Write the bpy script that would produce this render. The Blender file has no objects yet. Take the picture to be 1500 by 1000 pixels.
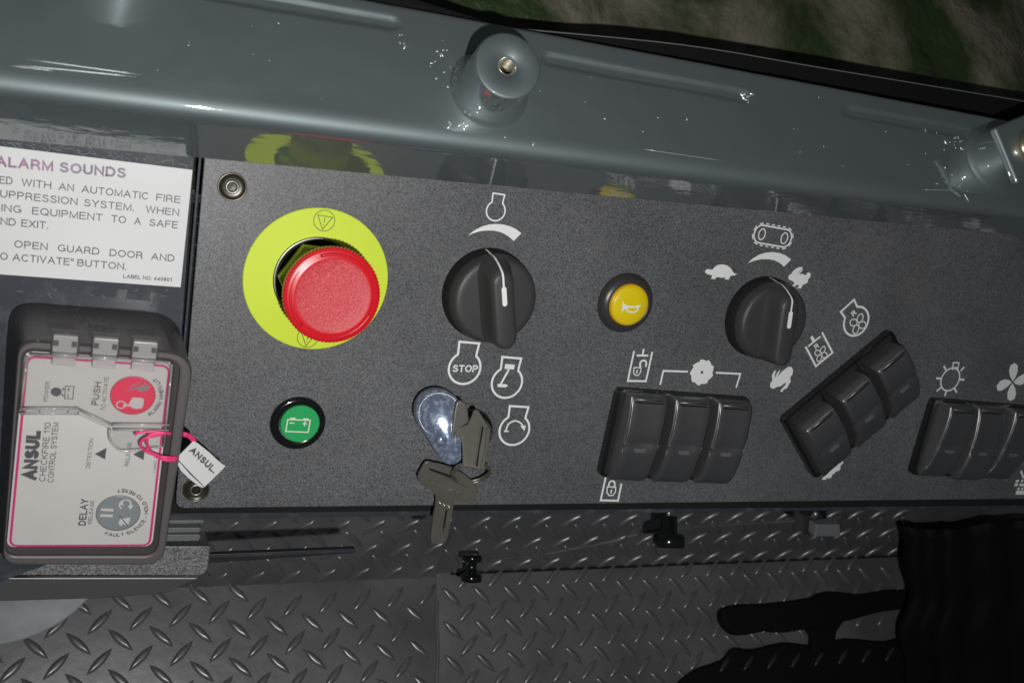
import bpy, bmesh, math, random
from mathutils import Vector, Matrix, noise
random.seed(7)
V = Vector
# ------------------------------------------------------------------ frame, camera, world, lamp
# Everything is laid out in millimetres in the frame of the control panel's face
# (x right along the panel, y up it, z out of it, z = 0 its face); TILT turns that
# frame so that the floor mat below is level, and 0.001 makes it metres.
D = 396.35
F = 1450.0
RC = ((0.91473939, -0.18675571, -0.35829339), (0.08412977, 0.95536798, -0.28318582), (0.3951886, 0.22889809, 0.88962444))
TILT = Matrix.Rotation(math.radians(41.3), 3, 'X')
scene = bpy.context.scene
COL = scene.collection

def W(v): return TILT @ (V(v) * 0.001)

cam = bpy.data.cameras.new('camera')
camo = bpy.data.objects.new('camera', cam); COL.objects.link(camo)
cx = V((RC[0][0], -RC[0][1], -RC[0][2])); cy = -V((RC[1][0], -RC[1][1], -RC[1][2])); cz = -V((RC[2][0], -RC[2][1], -RC[2][2]))
m = Matrix((cx, cy, cz)).transposed()
camo.matrix_world = Matrix.Translation(W((0, 0, D))) @ (TILT @ m).to_4x4()
cam.sensor_width = 36; cam.lens = 36 * F / 1500; cam.clip_start = 0.01; cam.clip_end = 50
cam.dof.use_dof = True; cam.dof.focus_distance = 0.46; cam.dof.aperture_fstop = 20
scene.camera = camo

world = bpy.data.worlds.new('World'); scene.world = world; world.use_nodes = True
bg = world.node_tree.nodes['Background']
bg.inputs['Color'].default_value = (0.55, 0.62, 0.66, 1); bg.inputs['Strength'].default_value = 0.05

# the phone's flash, a little to the right of and below the lens
fl = bpy.data.lights.new('flash', 'POINT'); fl.energy = 5.9; fl.shadow_soft_size = 0.0035; fl.color = (1.0, 0.985, 0.96)
flo = bpy.data.objects.new('flash', fl); COL.objects.link(flo)
flo.location = W(V((0, 0, D)) + cx * 34 - cy * 43)
scene.view_settings.view_transform = 'Standard'; scene.view_settings.look = 'None'
scene.view_settings.exposure = 0; scene.view_settings.gamma = 1
scene.cycles.max_bounces = 8; scene.cycles.transparent_max_bounces = 16

# ------------------------------------------------------------------ planes and rays
class Pl:
    def __init__(s, o, n): s.o = V(o); s.n = V(n).normalized()
    def __call__(s, px, py, off=0.0):
        # point where the sight line through photograph position (px,py) meets this real plane
        d = (px - 750, py - 500, F)
        c = [sum(RC[k][i] * d[k] for k in range(3)) for i in range(3)]
        r = V((c[0], -c[1], -c[2])); o = V((0, 0, D))
        t = ((s.o - o).dot(s.n) + off) / r.dot(s.n)
        return o + r * t
PANEL = Pl((0, 0, 0), (0, 0, 1))
def P(px, py, z=0.0): return PANEL(px, py, z)
def proj(X):
    v = (X[0], -X[1], D - X[2]); c = [sum(RC[i][k] * v[k] for k in range(3)) for i in range(3)]
    return (750 + F * c[0] / c[2], 500 + F * c[1] / c[2])

# ------------------------------------------------------------------ materials
def mat(name, col, rough=0.5, metal=0.0, spec=0.5, coat=0.0, ior=1.5, bump=None, vary=None, extra=None):
    m = bpy.data.materials.new(name); m.use_nodes = True
    nt = m.node_tree; b = nt.nodes['Principled BSDF']
    b.inputs['Base Color'].default_value = (*col, 1); b.inputs['Roughness'].default_value = rough
    b.inputs['Metallic'].default_value = metal; b.inputs['IOR'].default_value = ior
    b.inputs['Specular IOR Level'].default_value = spec
    b.inputs['Coat Weight'].default_value = coat; b.inputs['Coat Roughness'].default_value = 0.03
    tc = nt.nodes.new('ShaderNodeTexCoord')
    if bump:      # list of (scale, distance mm, strength)
        prev = None
        for sc, dist, st in bump:
            n = nt.nodes.new('ShaderNodeTexNoise'); n.inputs['Scale'].default_value = sc; n.inputs['Detail'].default_value = 3
            nt.links.new(tc.outputs['Object'], n.inputs['Vector'])
            bp = nt.nodes.new('ShaderNodeBump'); bp.inputs['Distance'].default_value = dist * 0.001; bp.inputs['Strength'].default_value = st
            nt.links.new(n.outputs['Fac'], bp.inputs['Height'])
            if prev: nt.links.new(prev.outputs['Normal'], bp.inputs['Normal'])
            prev = bp
        nt.links.new(prev.outputs['Normal'], b.inputs['Normal'])
    if vary:      # (scale, colour2, lo, hi, detail)
        sc, c2, lo, hi, det = vary
        n = nt.nodes.new('ShaderNodeTexNoise'); n.inputs['Scale'].default_value = sc; n.inputs['Detail'].default_value = det
        nt.links.new(tc.outputs['Object'], n.inputs['Vector'])
        r = nt.nodes.new('ShaderNodeValToRGB'); r.color_ramp.elements[0].position = lo; r.color_ramp.elements[1].position = hi
        r.color_ramp.elements[0].color = (*col, 1); r.color_ramp.elements[1].color = (*c2, 1)
        nt.links.new(n.outputs['Fac'], r.inputs['Fac']); nt.links.new(r.outputs['Color'], b.inputs['Base Color'])
    return m

def grime(m, amount=0.15, scale=25, col=(0.35, 0.33, 0.3), lo=0.55, hi=0.8):
    """dust specks and smears laid over a material's colour, raising its roughness there"""
    nt = m.node_tree; b = nt.nodes['Principled BSDF']
    tc = nt.nodes.new('ShaderNodeTexCoord')
    n = nt.nodes.new('ShaderNodeTexNoise'); n.inputs['Scale'].default_value = scale; n.inputs['Detail'].default_value = 8; n.inputs['Roughness'].default_value = 0.7
    nt.links.new(tc.outputs['Object'], n.inputs['Vector'])
    r = nt.nodes.new('ShaderNodeMapRange'); r.inputs['From Min'].default_value = lo; r.inputs['From Max'].default_value = hi; r.inputs['To Max'].default_value = amount
    nt.links.new(n.outputs['Fac'], r.inputs['Value'])
    # tiny dust specks
    vo = nt.nodes.new('ShaderNodeTexVoronoi'); vo.inputs['Scale'].default_value = 130
    nt.links.new(tc.outputs['Object'], vo.inputs['Vector'])
    lt = nt.nodes.new('ShaderNodeMapRange'); lt.inputs['From Min'].default_value = 0.07; lt.inputs['From Max'].default_value = 0.03; lt.inputs['To Max'].default_value = 0.55
    nt.links.new(vo.outputs['Distance'], lt.inputs['Value'])
    gate = nt.nodes.new('ShaderNodeTexNoise'); gate.inputs['Scale'].default_value = 60; nt.links.new(tc.outputs['Object'], gate.inputs['Vector'])
    gt = nt.nodes.new('ShaderNodeMath'); gt.operation = 'GREATER_THAN'; gt.inputs[1].default_value = 0.6; nt.links.new(gate.outputs['Fac'], gt.inputs[0])
    mu = nt.nodes.new('ShaderNodeMath'); mu.operation = 'MULTIPLY'; nt.links.new(lt.outputs['Result'], mu.inputs[0]); nt.links.new(gt.outputs[0], mu.inputs[1])
    ad = nt.nodes.new('ShaderNodeMath'); ad.operation = 'MAXIMUM'; nt.links.new(r.outputs['Result'], ad.inputs[0]); nt.links.new(mu.outputs[0], ad.inputs[1])
    mix = nt.nodes.new('ShaderNodeMix'); mix.data_type = 'RGBA'
    nt.links.new(ad.outputs[0], mix.inputs['Factor'])
    src = b.inputs['Base Color']
    if src.is_linked: nt.links.new(src.links[0].from_socket, mix.inputs['A'])
    else: mix.inputs['A'].default_value = src.default_value
    mix.inputs['B'].default_value = (*col, 1)
    nt.links.new(mix.outputs['Result'], b.inputs['Base Color'])
    return m

def speckle(name, dark, light, rough, scale, bumpd, spec=0.5, lo=0.1, hi=1.0):
    """moulded grained plastic: pale and dark grain plus relief"""
    m = mat(name, dark, rough, spec=spec, bump=[(scale, bumpd, 1.0)])
    nt = m.node_tree; b = nt.nodes['Principled BSDF']; tc = nt.nodes['Texture Coordinate']
    n = nt.nodes.new('ShaderNodeTexVoronoi'); n.inputs['Scale'].default_value = scale
    nt.links.new(tc.outputs['Object'], n.inputs['Vector'])
    sep = nt.nodes.new('ShaderNodeSeparateColor'); nt.links.new(n.outputs['Color'], sep.inputs['Color'])
    r = nt.nodes.new('ShaderNodeValToRGB'); r.color_ramp.elements[0].position = lo; r.color_ramp.elements[1].position = hi
    r.color_ramp.elements[0].color = (*dark, 1); r.color_ramp.elements[1].color = (*light, 1)
    nt.links.new(sep.outputs['Red'], r.inputs['Fac'])
    big = nt.nodes.new('ShaderNodeTexNoise'); big.inputs['Scale'].default_value = 14; big.inputs['Detail'].default_value = 6
    nt.links.new(tc.outputs['Object'], big.inputs['Vector'])
    mr = nt.nodes.new('ShaderNodeMapRange'); mr.inputs['From Min'].default_value = 0.3; mr.inputs['From Max'].default_value = 0.7
    mr.inputs['To Min'].default_value = 0.8; mr.inputs['To Max'].default_value = 1.15
    nt.links.new(big.outputs['Fac'], mr.inputs['Value'])
    mx = nt.nodes.new('ShaderNodeVectorMath'); mx.operation = 'SCALE'
    nt.links.new(r.outputs['Color'], mx.inputs[0]); nt.links.new(mr.outputs['Result'], mx.inputs['Scale'])
    nt.links.new(mx.outputs['Vector'], b.inputs['Base Color'])
    return m

M_PANEL = grime(speckle('grained_black_plastic', (0.055, 0.057, 0.062), (0.19, 0.195, 0.208), 0.42, 2700, 0.08), 0.22, 11, (0.26, 0.25, 0.23), 0.5, 0.85)
M_LEDGE = speckle('coarse_grained_plastic', (0.11, 0.11, 0.112), (0.34, 0.34, 0.35), 0.4, 1700, 0.12)
M_RAIL = grime(mat('glossy_grey_paint', (0.195, 0.235, 0.248), 0.55, metal=0.7, coat=1.0, bump=[(28, 0.5, 0.35), (420, 0.02, 0.5)]), 0.10, 30, (0.3, 0.33, 0.34), 0.5, 0.85)
M_RAIL.node_tree.nodes['Principled BSDF'].inputs['Coat IOR'].default_value = 2.7
_nt = M_RAIL.node_tree; _b = _nt.nodes['Principled BSDF']; _tc = _nt.nodes.new('ShaderNodeTexCoord')
_mp = _nt.nodes.new('ShaderNodeMapping'); _mp.inputs['Scale'].default_value = (1.0, 3.0, 3.0)
_n = _nt.nodes.new('ShaderNodeTexNoise'); _n.inputs['Scale'].default_value = 110; _n.inputs['Detail'].default_value = 3
_bp = _nt.nodes.new('ShaderNodeBump'); _bp.inputs['Distance'].default_value = 0.00012; _bp.inputs['Strength'].default_value = 0.55
_nt.links.new(_tc.outputs['Object'], _mp.inputs['Vector']); _nt.links.new(_mp.outputs['Vector'], _n.inputs['Vector'])
_nt.links.new(_n.outputs['Fac'], _bp.inputs['Height']); _nt.links.new(_bp.outputs['Normal'], _b.inputs['Coat Normal'])
M_SHEET = grime(mat('scuffed_dark_sheet', (0.035, 0.043, 0.055), 0.5, spec=0.25, coat=0.15, bump=[(300, 0.05, 0.4)]), 0.25, 70, (0.3, 0.32, 0.36), 0.5, 0.75)
M_BLACK = grime(mat('black_plastic', (0.022, 0.022, 0.023), 0.42, bump=[(900, 0.03, 0.5)]), 0.04, 60)
M_ROCK = grime(mat('satin_black_plastic', (0.045, 0.045, 0.049), 0.4, spec=1.0, ior=2.0, bump=[(1400, 0.03, 0.4)]), 0.05, 60)
M_KNOB = grime(mat('matte_black_knob_plastic', (0.045, 0.045, 0.046), 0.48, bump=[(1400, 0.03, 0.5)]), 0.06, 80)
M_RIB = grime(mat('grey_plastic_rib', (0.14, 0.145, 0.15), 0.45, bump=[(900, 0.1, 0.6)]), 0.1, 80)
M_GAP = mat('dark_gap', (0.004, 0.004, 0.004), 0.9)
M_RUBBERSHADE = mat('black_rubber_and_shadow', (0.006, 0.006, 0.007), 0.7, spec=0.15)  # seal rubber; also the black of the shapes modelled for floor shadows
M_WHITE = mat('white_print', (0.88, 0.9, 0.9), 0.55)
M_PAPER = mat('white_vinyl_label', (0.68, 0.695, 0.70), 0.45, vary=(12, (0.73, 0.74, 0.74), 0.4, 0.6, 3))
M_INK = mat('dark_grey_ink', (0.075, 0.09, 0.11), 0.5)
M_INKV = mat('violet_ink', (0.3, 0.12, 0.24), 0.5, vary=(120, (0.38, 0.25, 0.36), 0.35, 0.65, 2))
M_INKV2 = mat('faded_violet_ink', (0.22, 0.15, 0.24), 0.5, vary=(120, (0.34, 0.28, 0.36), 0.35, 0.65, 2))
M_BOX = grime(mat('brown_black_housing', (0.058, 0.05, 0.053), 0.4, bump=[(500, 0.03, 0.5)]), 0.12, 45, (0.3, 0.27, 0.27), 0.52, 0.8)
M_BOXRIM = mat('housing_rim', (0.11, 0.1, 0.103), 0.45, bump=[(500, 0.03, 0.5)])
M_FACE = mat('pale_grey_faceplate', (0.53, 0.52, 0.50), 0.5, vary=(20, (0.57, 0.56, 0.54), 0.4, 0.6, 3))
M_CHAR = mat('charcoal_print', (0.09, 0.085, 0.09), 0.5)
M_MAG = mat('magenta_print', (0.55, 0.03, 0.17), 0.5)
M_REDBTN = mat('pink_red_button', (0.78, 0.03, 0.10), 0.45, bump=[(700, 0.03, 0.6)])
M_GREYBTN = mat('grey_button', (0.22, 0.245, 0.26), 0.45)
M_LIME = mat('lime_plate', (0.66, 0.82, 0.035), 0.5, bump=[(900, 0.02, 0.5)])
M_OLIVE = mat('lime_tinted_collar', (0.62, 0.76, 0.10), 0.4)
M_LIMEINK = mat('olive_ink', (0.13, 0.16, 0.02), 0.5)
M_RED = mat('red_plastic', (0.66, 0.012, 0.022), 0.3, bump=[(1100, 0.02, 0.5)])
M_REDTOP = mat('matt_red_plastic', (0.56, 0.028, 0.04), 0.48, bump=[(1500, 0.12, 1.0)], vary=(1500, (0.74, 0.12, 0.14), 0.45, 0.75, 1))
M_GREEN = mat('green_lens', (0.03, 0.42, 0.13), 0.3, coat=0.4)
M_YEL = mat('yellow_lens', (0.85, 0.66, 0.01), 0.3, coat=0.5)
M_YELRIM = mat('amber_rim', (0.75, 0.45, 0.01), 0.3, coat=0.5)
M_CREAM = mat('cream_print', (0.8, 0.8, 0.66), 0.5)
M_BEZEL = mat('brown_black_bezel', (0.045, 0.04, 0.042), 0.33, bump=[(900, 0.05, 0.6)])
M_GLOSSBLK = mat('gloss_black_ring', (0.008, 0.009, 0.009), 0.15, coat=0.5)
M_STEEL = grime(mat('worn_steel', (0.34, 0.33, 0.31), 0.36, metal=0.85, bump=[(400, 0.05, 0.6)]), 0.2, 90)
M_KEY = grime(mat('nickel_key', (0.26, 0.24, 0.21), 0.38, metal=0.75, vary=(120, (0.34, 0.32, 0.28), 0.3, 0.8, 4), bump=[(500, 0.05, 0.6)]), 0.25, 120, (0.3, 0.27, 0.22))
M_CHROME = mat('chrome_with_reflections', (0.22, 0.28, 0.42), 0.12, metal=0.55, bump=[(160, 0.3, 0.3), (700, 0.05, 0.6)], vary=(520, (0.6, 0.66, 0.76), 0.48, 0.72, 8))  # blue and pale mottling stand in for reflections in the chrome
M_BOLT = mat('oily_bolt', (0.16, 0.14, 0.11), 0.3, metal=0.8, bump=[(700, 0.05, 0.5)])
M_BOLTD = mat('oily_dark_cup', (0.035, 0.028, 0.02), 0.3, metal=0.3)
M_THREAD = mat('cadmium_thread', (0.55, 0.52, 0.4), 0.3, metal=0.9)
M_PINK = mat('pink_wire', (0.8, 0.045, 0.2), 0.35)
M_TAG = mat('white_plastic_tag', (0.68, 0.69, 0.69), 0.4)
M_DISC = grime(mat('dull_steel_plate', (0.62, 0.65, 0.68), 0.4, metal=0.3, bump=[(60, 0.4, 0.5)], vary=(22, (0.34, 0.38, 0.41), 0.4, 0.65, 6)), 0.3, 60)
M_MAT = grime(mat('rubber_mat', (0.095, 0.095, 0.102), 0.34, spec=1.0, ior=1.7, bump=[(45, 0.8, 0.5), (900, 0.05, 0.6)], vary=(16, (0.145, 0.145, 0.153), 0.4, 0.65, 6)), 0.10, 30, (0.3, 0.29, 0.28), 0.5, 0.8)
M_GROUND = mat('mossy_ground', (0.022, 0.038, 0.012), 0.4, vary=(24, (0.17, 0.15, 0.115), 0.42, 0.7, 9), bump=[(40, 6, 0.9), (200, 1.5, 0.9)])

def clear_mat(name, tint, milk, rough=0.05):
    m = bpy.data.materials.new(name); m.use_nodes = True; nt = m.node_tree; nt.nodes.clear()
    out = nt.nodes.new('ShaderNodeOutputMaterial'); tr = nt.nodes.new('ShaderNodeBsdfTransparent'); gl = nt.nodes.new('ShaderNodeBsdfGlossy')
    df = nt.nodes.new('ShaderNodeBsdfDiffuse'); df.inputs['Color'].default_value = (0.8, 0.78, 0.78, 1)
    tr.inputs['Color'].default_value = (*tint, 1); gl.inputs['Roughness'].default_value = rough
    fr = nt.nodes.new('ShaderNodeFresnel'); fr.inputs['IOR'].default_value = 1.5
    m1 = nt.nodes.new('ShaderNodeMixShader'); m1.inputs['Fac'].default_value = milk
    m2 = nt.nodes.new('ShaderNodeMixShader')
    nt.links.new(tr.outputs[0], m1.inputs[1]); nt.links.new(df.outputs[0], m1.inputs[2])
    nt.links.new(fr.outputs[0], m2.inputs['Fac']); nt.links.new(m1.outputs[0], m2.inputs[1]); nt.links.new(gl.outputs[0], m2.inputs[2])
    nt.links.new(m2.outputs[0], out.inputs['Surface'])
    return m
M_CLEAR = clear_mat('clear_plastic', (0.97, 0.97, 0.97), 0.02)
M_CLEARRIB = clear_mat('clear_plastic_rib', (0.9, 0.88, 0.89), 0.30, 0.12)
M_CLEARHINGE = clear_mat('clear_plastic_hinge', (0.85, 0.8, 0.82), 0.38, 0.2)

# ------------------------------------------------------------------ object helpers
FR = {}
def frame(o): return FR[o.name]
def tag(o, label=None, cat=None, group=None, kind=None):
    if label: o['label'] = label
    if cat: o['category'] = cat
    if group: o['group'] = group
    if kind: o['kind'] = kind
    return o
def thing(name, base, label=None, cat=None, group=None, kind=None, rot=None):
    rot = rot or Matrix.Identity(3)
    o = bpy.data.objects.new(name, None); COL.objects.link(o); o.empty_display_size = 0.01
    o.location = W(base); o.rotation_euler = (TILT @ rot).to_euler()
    FR[o.name] = (V(base), rot)
    return tag(o, label, cat, group, kind)
def mesh(name, vf, m, parent=None, smooth=False, bevel=0, local=False, label=None, cat=None, group=None, kind=None, segs=2, auto=None):
    vs, fs = vf
    if parent is not None: base, rot = frame(parent)
    else:
        base = V((0, 0, 0)); rot = Matrix.Identity(3)
        if not local:
            for v in vs: base += V(v)
            base /= len(vs)
    if local: lv = [V(v) * 0.001 for v in vs]
    else:
        ri = rot.transposed(); lv = [ri @ (V(v) - base) * 0.001 for v in vs]
    me = bpy.data.meshes.new(name); me.from_pydata([tuple(v) for v in lv], [], fs)
    bm = bmesh.new(); bm.from_mesh(me); bmesh.ops.recalc_face_normals(bm, faces=bm.faces); bm.to_mesh(me); bm.free()
    me.materials.append(m)
    o = bpy.data.objects.new(name, me); COL.objects.link(o)
    if parent is not None: o.parent = parent
    else: o.location = W(base); o.rotation_euler = TILT.to_euler()
    FR[o.name] = (base, rot)
    if smooth: me.polygons.foreach_set('use_smooth', [True] * len(me.polygons))
    if bevel:
        b = o.modifiers.new('bevel', 'BEVEL'); b.width = bevel * 0.001; b.segments = segs; b.limit_method = 'ANGLE'; b.angle_limit = math.radians(35)
        me.polygons.foreach_set('use_smooth', [True] * len(me.polygons))
        b.harden_normals = True
    return tag(o, label, cat, group, kind)
def join(*parts):
    vs, fs = [], []
    for a, b in parts:
        n = len(vs); vs += list(a); fs += [tuple(i + n for i in f) for f in b]
    return vs, fs
def loft(loops, cap0=True, cap1=True, closed=True):
    vs, fs = [], []; n = len(loops[0])
    for l in loops: vs += [V(p) for p in l]
    for k in range(len(loops) - 1):
        for i in range(n if closed else n - 1):
            j = (i + 1) % n
            fs.append((k * n + i, k * n + j, (k + 1) * n + j, (k + 1) * n + i))
    if cap0: fs.append(tuple(range(n))[::-1])
    if cap1: fs.append(tuple((len(loops) - 1) * n + i for i in range(n)))
    return vs, fs
def prism(pts, n, h, down=0.0):
    n = V(n).normalized(); return loft([[V(p) - n * down for p in pts], [V(p) + n * h for p in pts]])
def box(c, sx, sy, sz, rot=None):
    c = V(c); rot = rot or Matrix.Identity(3)
    q = [c + rot @ V((x * sx / 2, y * sy / 2, z * sz / 2)) for z in (-1, 1) for x, y in ((-1, -1), (1, -1), (1, 1), (-1, 1))]
    return q, [(3, 2, 1, 0), (4, 5, 6, 7), (0, 1, 5, 4), (1, 2, 6, 5), (2, 3, 7, 6), (3, 0, 4, 7)]
def basis(axis):
    a = V(axis).normalized(); h = V((0, 1, 0)) if abs(a.y) < 0.9 else V((1, 0, 0))
    x = h.cross(a).normalized(); return x, a.cross(x), a
def lathe(prof, c, axis=(0, 0, 1), n=48, cap=True, tooth=None):
    x, y, a = basis(axis); c = V(c); loops = []
    for k, (r, z) in enumerate(prof):
        l = []
        for i in range(n):
            t = 2 * math.pi * i / n; rr = r
            if tooth and tooth[0] <= k <= tooth[1]: rr = r + (tooth[2] if i % 2 else 0)
            l.append(c + x * math.cos(t) * rr + y * math.sin(t) * rr + a * z)
        loops.append(l)
    return loft(loops, cap, cap)
def tube(pts, r, n=8, closed=False):
    pts = [V(p) for p in pts]; loops = []; prev = None
    N = len(pts)
    for i, p in enumerate(pts):
        a = pts[(i + 1) % N] if (closed or i < N - 1) else p
        b = pts[(i - 1) % N] if (closed or i > 0) else p
        t = (a - b).normalized()
        if prev is None: x = basis(t)[0]
        else: x = (prev - t * prev.dot(t)).normalized()
        prev = x; y = t.cross(x)
        rr = r[i] if isinstance(r, (list, tuple)) else r
        loops.append([p + (x * math.cos(2 * math.pi * k / n) + y * math.sin(2 * math.pi * k / n)) * rr for k in range(n)])
    if closed: loops.append(loops[0]); return loft(loops, False, False)
    return loft(loops)
def smoothpath(pts, sub=6, closed=False):
    pts = [V(p) for p in pts]; N = len(pts); out = []
    for i in range(N if closed else N - 1):
        g = lambda k: pts[k % N] if closed else pts[max(0, min(N - 1, k))]
        a, b, c, d = g(i - 1), g(i), g(i + 1), g(i + 2)
        for s in range(sub):
            t = s / sub
            out.append(0.5 * ((2 * b) + (c - a) * t + (2 * a - 5 * b + 4 * c - d) * t * t + (3 * b - a - 3 * c + d) * t ** 3))
    if not closed: out.append(pts[-1])
    return out
def rpoly(pts, r, k=5):
    """polygon with rounded corners (planar, 3D points)"""
    pts = [V(p) for p in pts]; N = len(pts); out = []
    for i in range(N):
        p, a, b = pts[i], pts[i - 1], pts[(i + 1) % N]
        u = (a - p); v = (b - p); rr = r[i] if isinstance(r, (list, tuple)) else r
        d = min(rr, u.length * 0.49, v.length * 0.49)
        u.normalize(); v.normalize()
        A = p + u * d; B = p + v * d
        for s in range(k + 1):
            t = s / k; out.append(A * (1 - t) ** 2 + p * 2 * t * (1 - t) + B * t * t)
    return out
# flat print ---------------------------------------------------------------------------
class Ink:
    """flat print collected on one plane; every stroke lies a hair above the one before"""
    def __init__(s, plane, off=0.06): s.pl = plane; s.off = off; s.parts = []
    def z(s): s.off += 0.004; return s.off
    def pts(s, pts):
        o = s.z(); return [s.pl(x, y, o) for x, y in pts]
    def fill(s, pts, smooth=False):
        p = s.pts(pts)
        if smooth: p = smoothpath(p, 3, True)
        s.parts.append((p, [tuple(range(len(p)))]))
    def ribbon(s, P3, w, closed=False):
        n = s.pl.n; N = len(P3); L, R_ = [], []
        for i, p in enumerate(P3):
            if closed or 0 < i < N - 1:
                d0 = (p - P3[i - 1]).normalized(); d1 = (P3[(i + 1) % N] - p).normalized()
            elif i == 0: d0 = d1 = (P3[1] - p).normalized()
            else: d0 = d1 = (p - P3[i - 1]).normalized()
            s0 = n.cross(d0); s1 = n.cross(d1); m_ = (s0 + s1).normalized(); k = 1 / max(0.45, m_.dot(s0))
            L.append(p + m_ * w / 2 * k); R_.append(p - m_ * w / 2 * k)
        fs = []
        for i in range(N if closed else N - 1):
            j = (i + 1) % N; fs.append((i, j, N + j, N + i))
        s.parts.append((L + R_, fs))
    def line(s, pts, w, closed=False, smooth=False):
        p = s.pts(pts)
        if smooth: p = smoothpath(p, 4, closed)
        s.ribbon(p, w, closed)
    def local(s, c, sc, ang=0):
        """returns f(x,y)->3D on the plane: origin at photo position c, unit sc mm, turned by ang"""
        o = s.z(); O = s.pl(*c, o)
        ex = (V((1, 0, 0)) - s.pl.n * s.pl.n.x).normalized(); ey = s.pl.n.cross(ex)
        ca, sa = math.cos(ang), math.sin(ang)
        return lambda x, y: O + (ex * (x * ca - y * sa) + ey * (x * sa + y * ca)) * sc
    def lring(s, f, pts, w, closed=True): s.ribbon([f(x, y) for x, y in pts], w, closed)
    def lfill(s, f, pts): s.parts.append(([f(x, y) for x, y in pts], [tuple(range(len(pts)))]))
    def done(s, name, m, parent):
        o = mesh(name, join(*s.parts), m, parent); return o
def circ(r=1, n=36, a0=0, a1=360, cx_=0, cy_=0, ry=None):
    full = abs(a1 - a0) >= 360; N = n if full else n + 1
    return [(cx_ + r * math.cos(math.radians(a0 + (a1 - a0) * i / n)), cy_ + (ry or r) * math.sin(math.radians(a0 + (a1 - a0) * i / n))) for i in range(N)]
# plain sans capitals drawn as strokes of even width
def _arc(cx_, cy_, rx, ry, a0, a1, n=10):
    return [(cx_ + rx * math.cos(math.radians(a0 + (a1 - a0) * i / n)), cy_ + ry * math.sin(math.radians(a0 + (a1 - a0) * i / n))) for i in range(n + 1)]
def _sm(p): return [(q.x, q.y) for q in smoothpath([V((x, y, 0)) for x, y in p], 3)]
_S = _sm([(.56, .76), (.50, .92), (.31, 1), (.12, .94), (.05, .77), (.12, .61), (.31, .53), (.50, .44), (.60, .27), (.52, .07), (.31, 0), (.09, .07), (0, .26)])
_P = [(0, 0), (0, 1), (.32, 1)] + _arc(.32, .73, .27, .27, 90, -90) + [(0, .46)]
GL = {
 'A': (.74, [[(0, 0), (.37, 1), (.74, 0)], [(.13, .34), (.61, .34)]]),
 'B': (.62, [[(0, 0), (0, 1), (.33, 1)] + _arc(.33, .765, .24, .235, 90, -90) + [(0, .53)], [(.33, .53)] + _arc(.34, .265, .28, .265, 90, -90) + [(0, 0)]]),
 'C': (.70, [_arc(.37, .5, .37, .5, 38, 322, 18)]),
 'D': (.68, [[(0, 0), (0, 1), (.28, 1)] + _arc(.28, .5, .40, .5, 90, -90, 14) + [(-.02, 0)]]),
 'E': (.58, [[(.57, 1), (0, 1), (0, 0), (.59, 0)], [(0, .53), (.53, .53)]]),
 'F': (.55, [[(.56, 1), (0, 1), (0, 0)], [(0, .52), (.48, .52)]]),
 'G': (.74, [_arc(.38, .5, .38, .5, 42, 330, 18) + [(.74, .08), (.74, .46), (.42, .46)]]),
 'H': (.66, [[(0, 0), (0, 1)], [(.66, 0), (.66, 1)], [(0, .53), (.66, .53)]]),
 'I': (.0, [[(0, 0), (0, 1)]]),
 'K': (.64, [[(0, 0), (0, 1)], [(.6, 1), (0, .38)], [(.22, .6), (.64, 0)]]),
 'L': (.52, [[(0, 1), (0, 0), (.52, 0)]]),
 'M': (.78, [[(0, 0), (0, 1), (.39, .05), (.78, 1), (.78, 0)]]),
 'N': (.66, [[(0, 0), (0, 1), (.66, 0), (.66, 1)]]),
 'O': (.78, [_arc(.39, .5, .39, .5, 0, 360, 24)]),
 'P': (.6, [_P]),
 'R': (.64, [_P, [(.34, .46), (.46, .42), (.56, .3), (.58, .1), (.64, 0)]]),
 'S': (.60, [_S]),
 'T': (.60, [[(0, 1), (.60, 1)], [(.30, 1), (.30, 0)]]),
 'U': (.64, [[(0, 1), (0, .33)] + _arc(.32, .33, .32, .33, 180, 360, 12) + [(.64, 1)]]),
 'V': (.66, [[(0, 1), (.33, 0), (.66, 1)]]),
 'W': (1.0, [[(0, 1), (.25, 0), (.5, 1), (.75, 0), (1.0, 1)]]),
 'X': (.64, [[(0, 0), (.64, 1)], [(0, 1), (.64, 0)]]),
 'Q': (.78, [_arc(.39, .5, .39, .5, 0, 360, 24), [(.5, .22), (.76, -.04)]]),
 'Y': (.64, [[(0, 1), (.32, .45), (.64, 1)], [(.32, .45), (.32, 0)]]),
 '0': (.52, [_arc(.26, .5, .26, .5, 0, 360, 20)]),
 '1': (.26, [[(0, .78), (.24, 1), (.24, 0)]]),
 '4': (.56, [[(.42, 0), (.42, 1), (0, .28), (.56, .28)]]),
 '8': (.52, [_arc(.26, .76, .22, .24, -90, 270, 16), _arc(.26, .26, .26, .26, 90, 450, 16)]),
 '.': (.0, [[(0, 0), (0, .06)]]), '"': (.2, [[(0, 1), (-.02, .74)], [(.2, 1), (.18, .74)]]), '-': (.4, [[(0, .4), (.4, .4)]]), ' ': (.12, []),
}
def _strokes(ink, f, P2, w):
    ink.ribbon([f(x, y) for x, y in P2], w, False)
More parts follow.
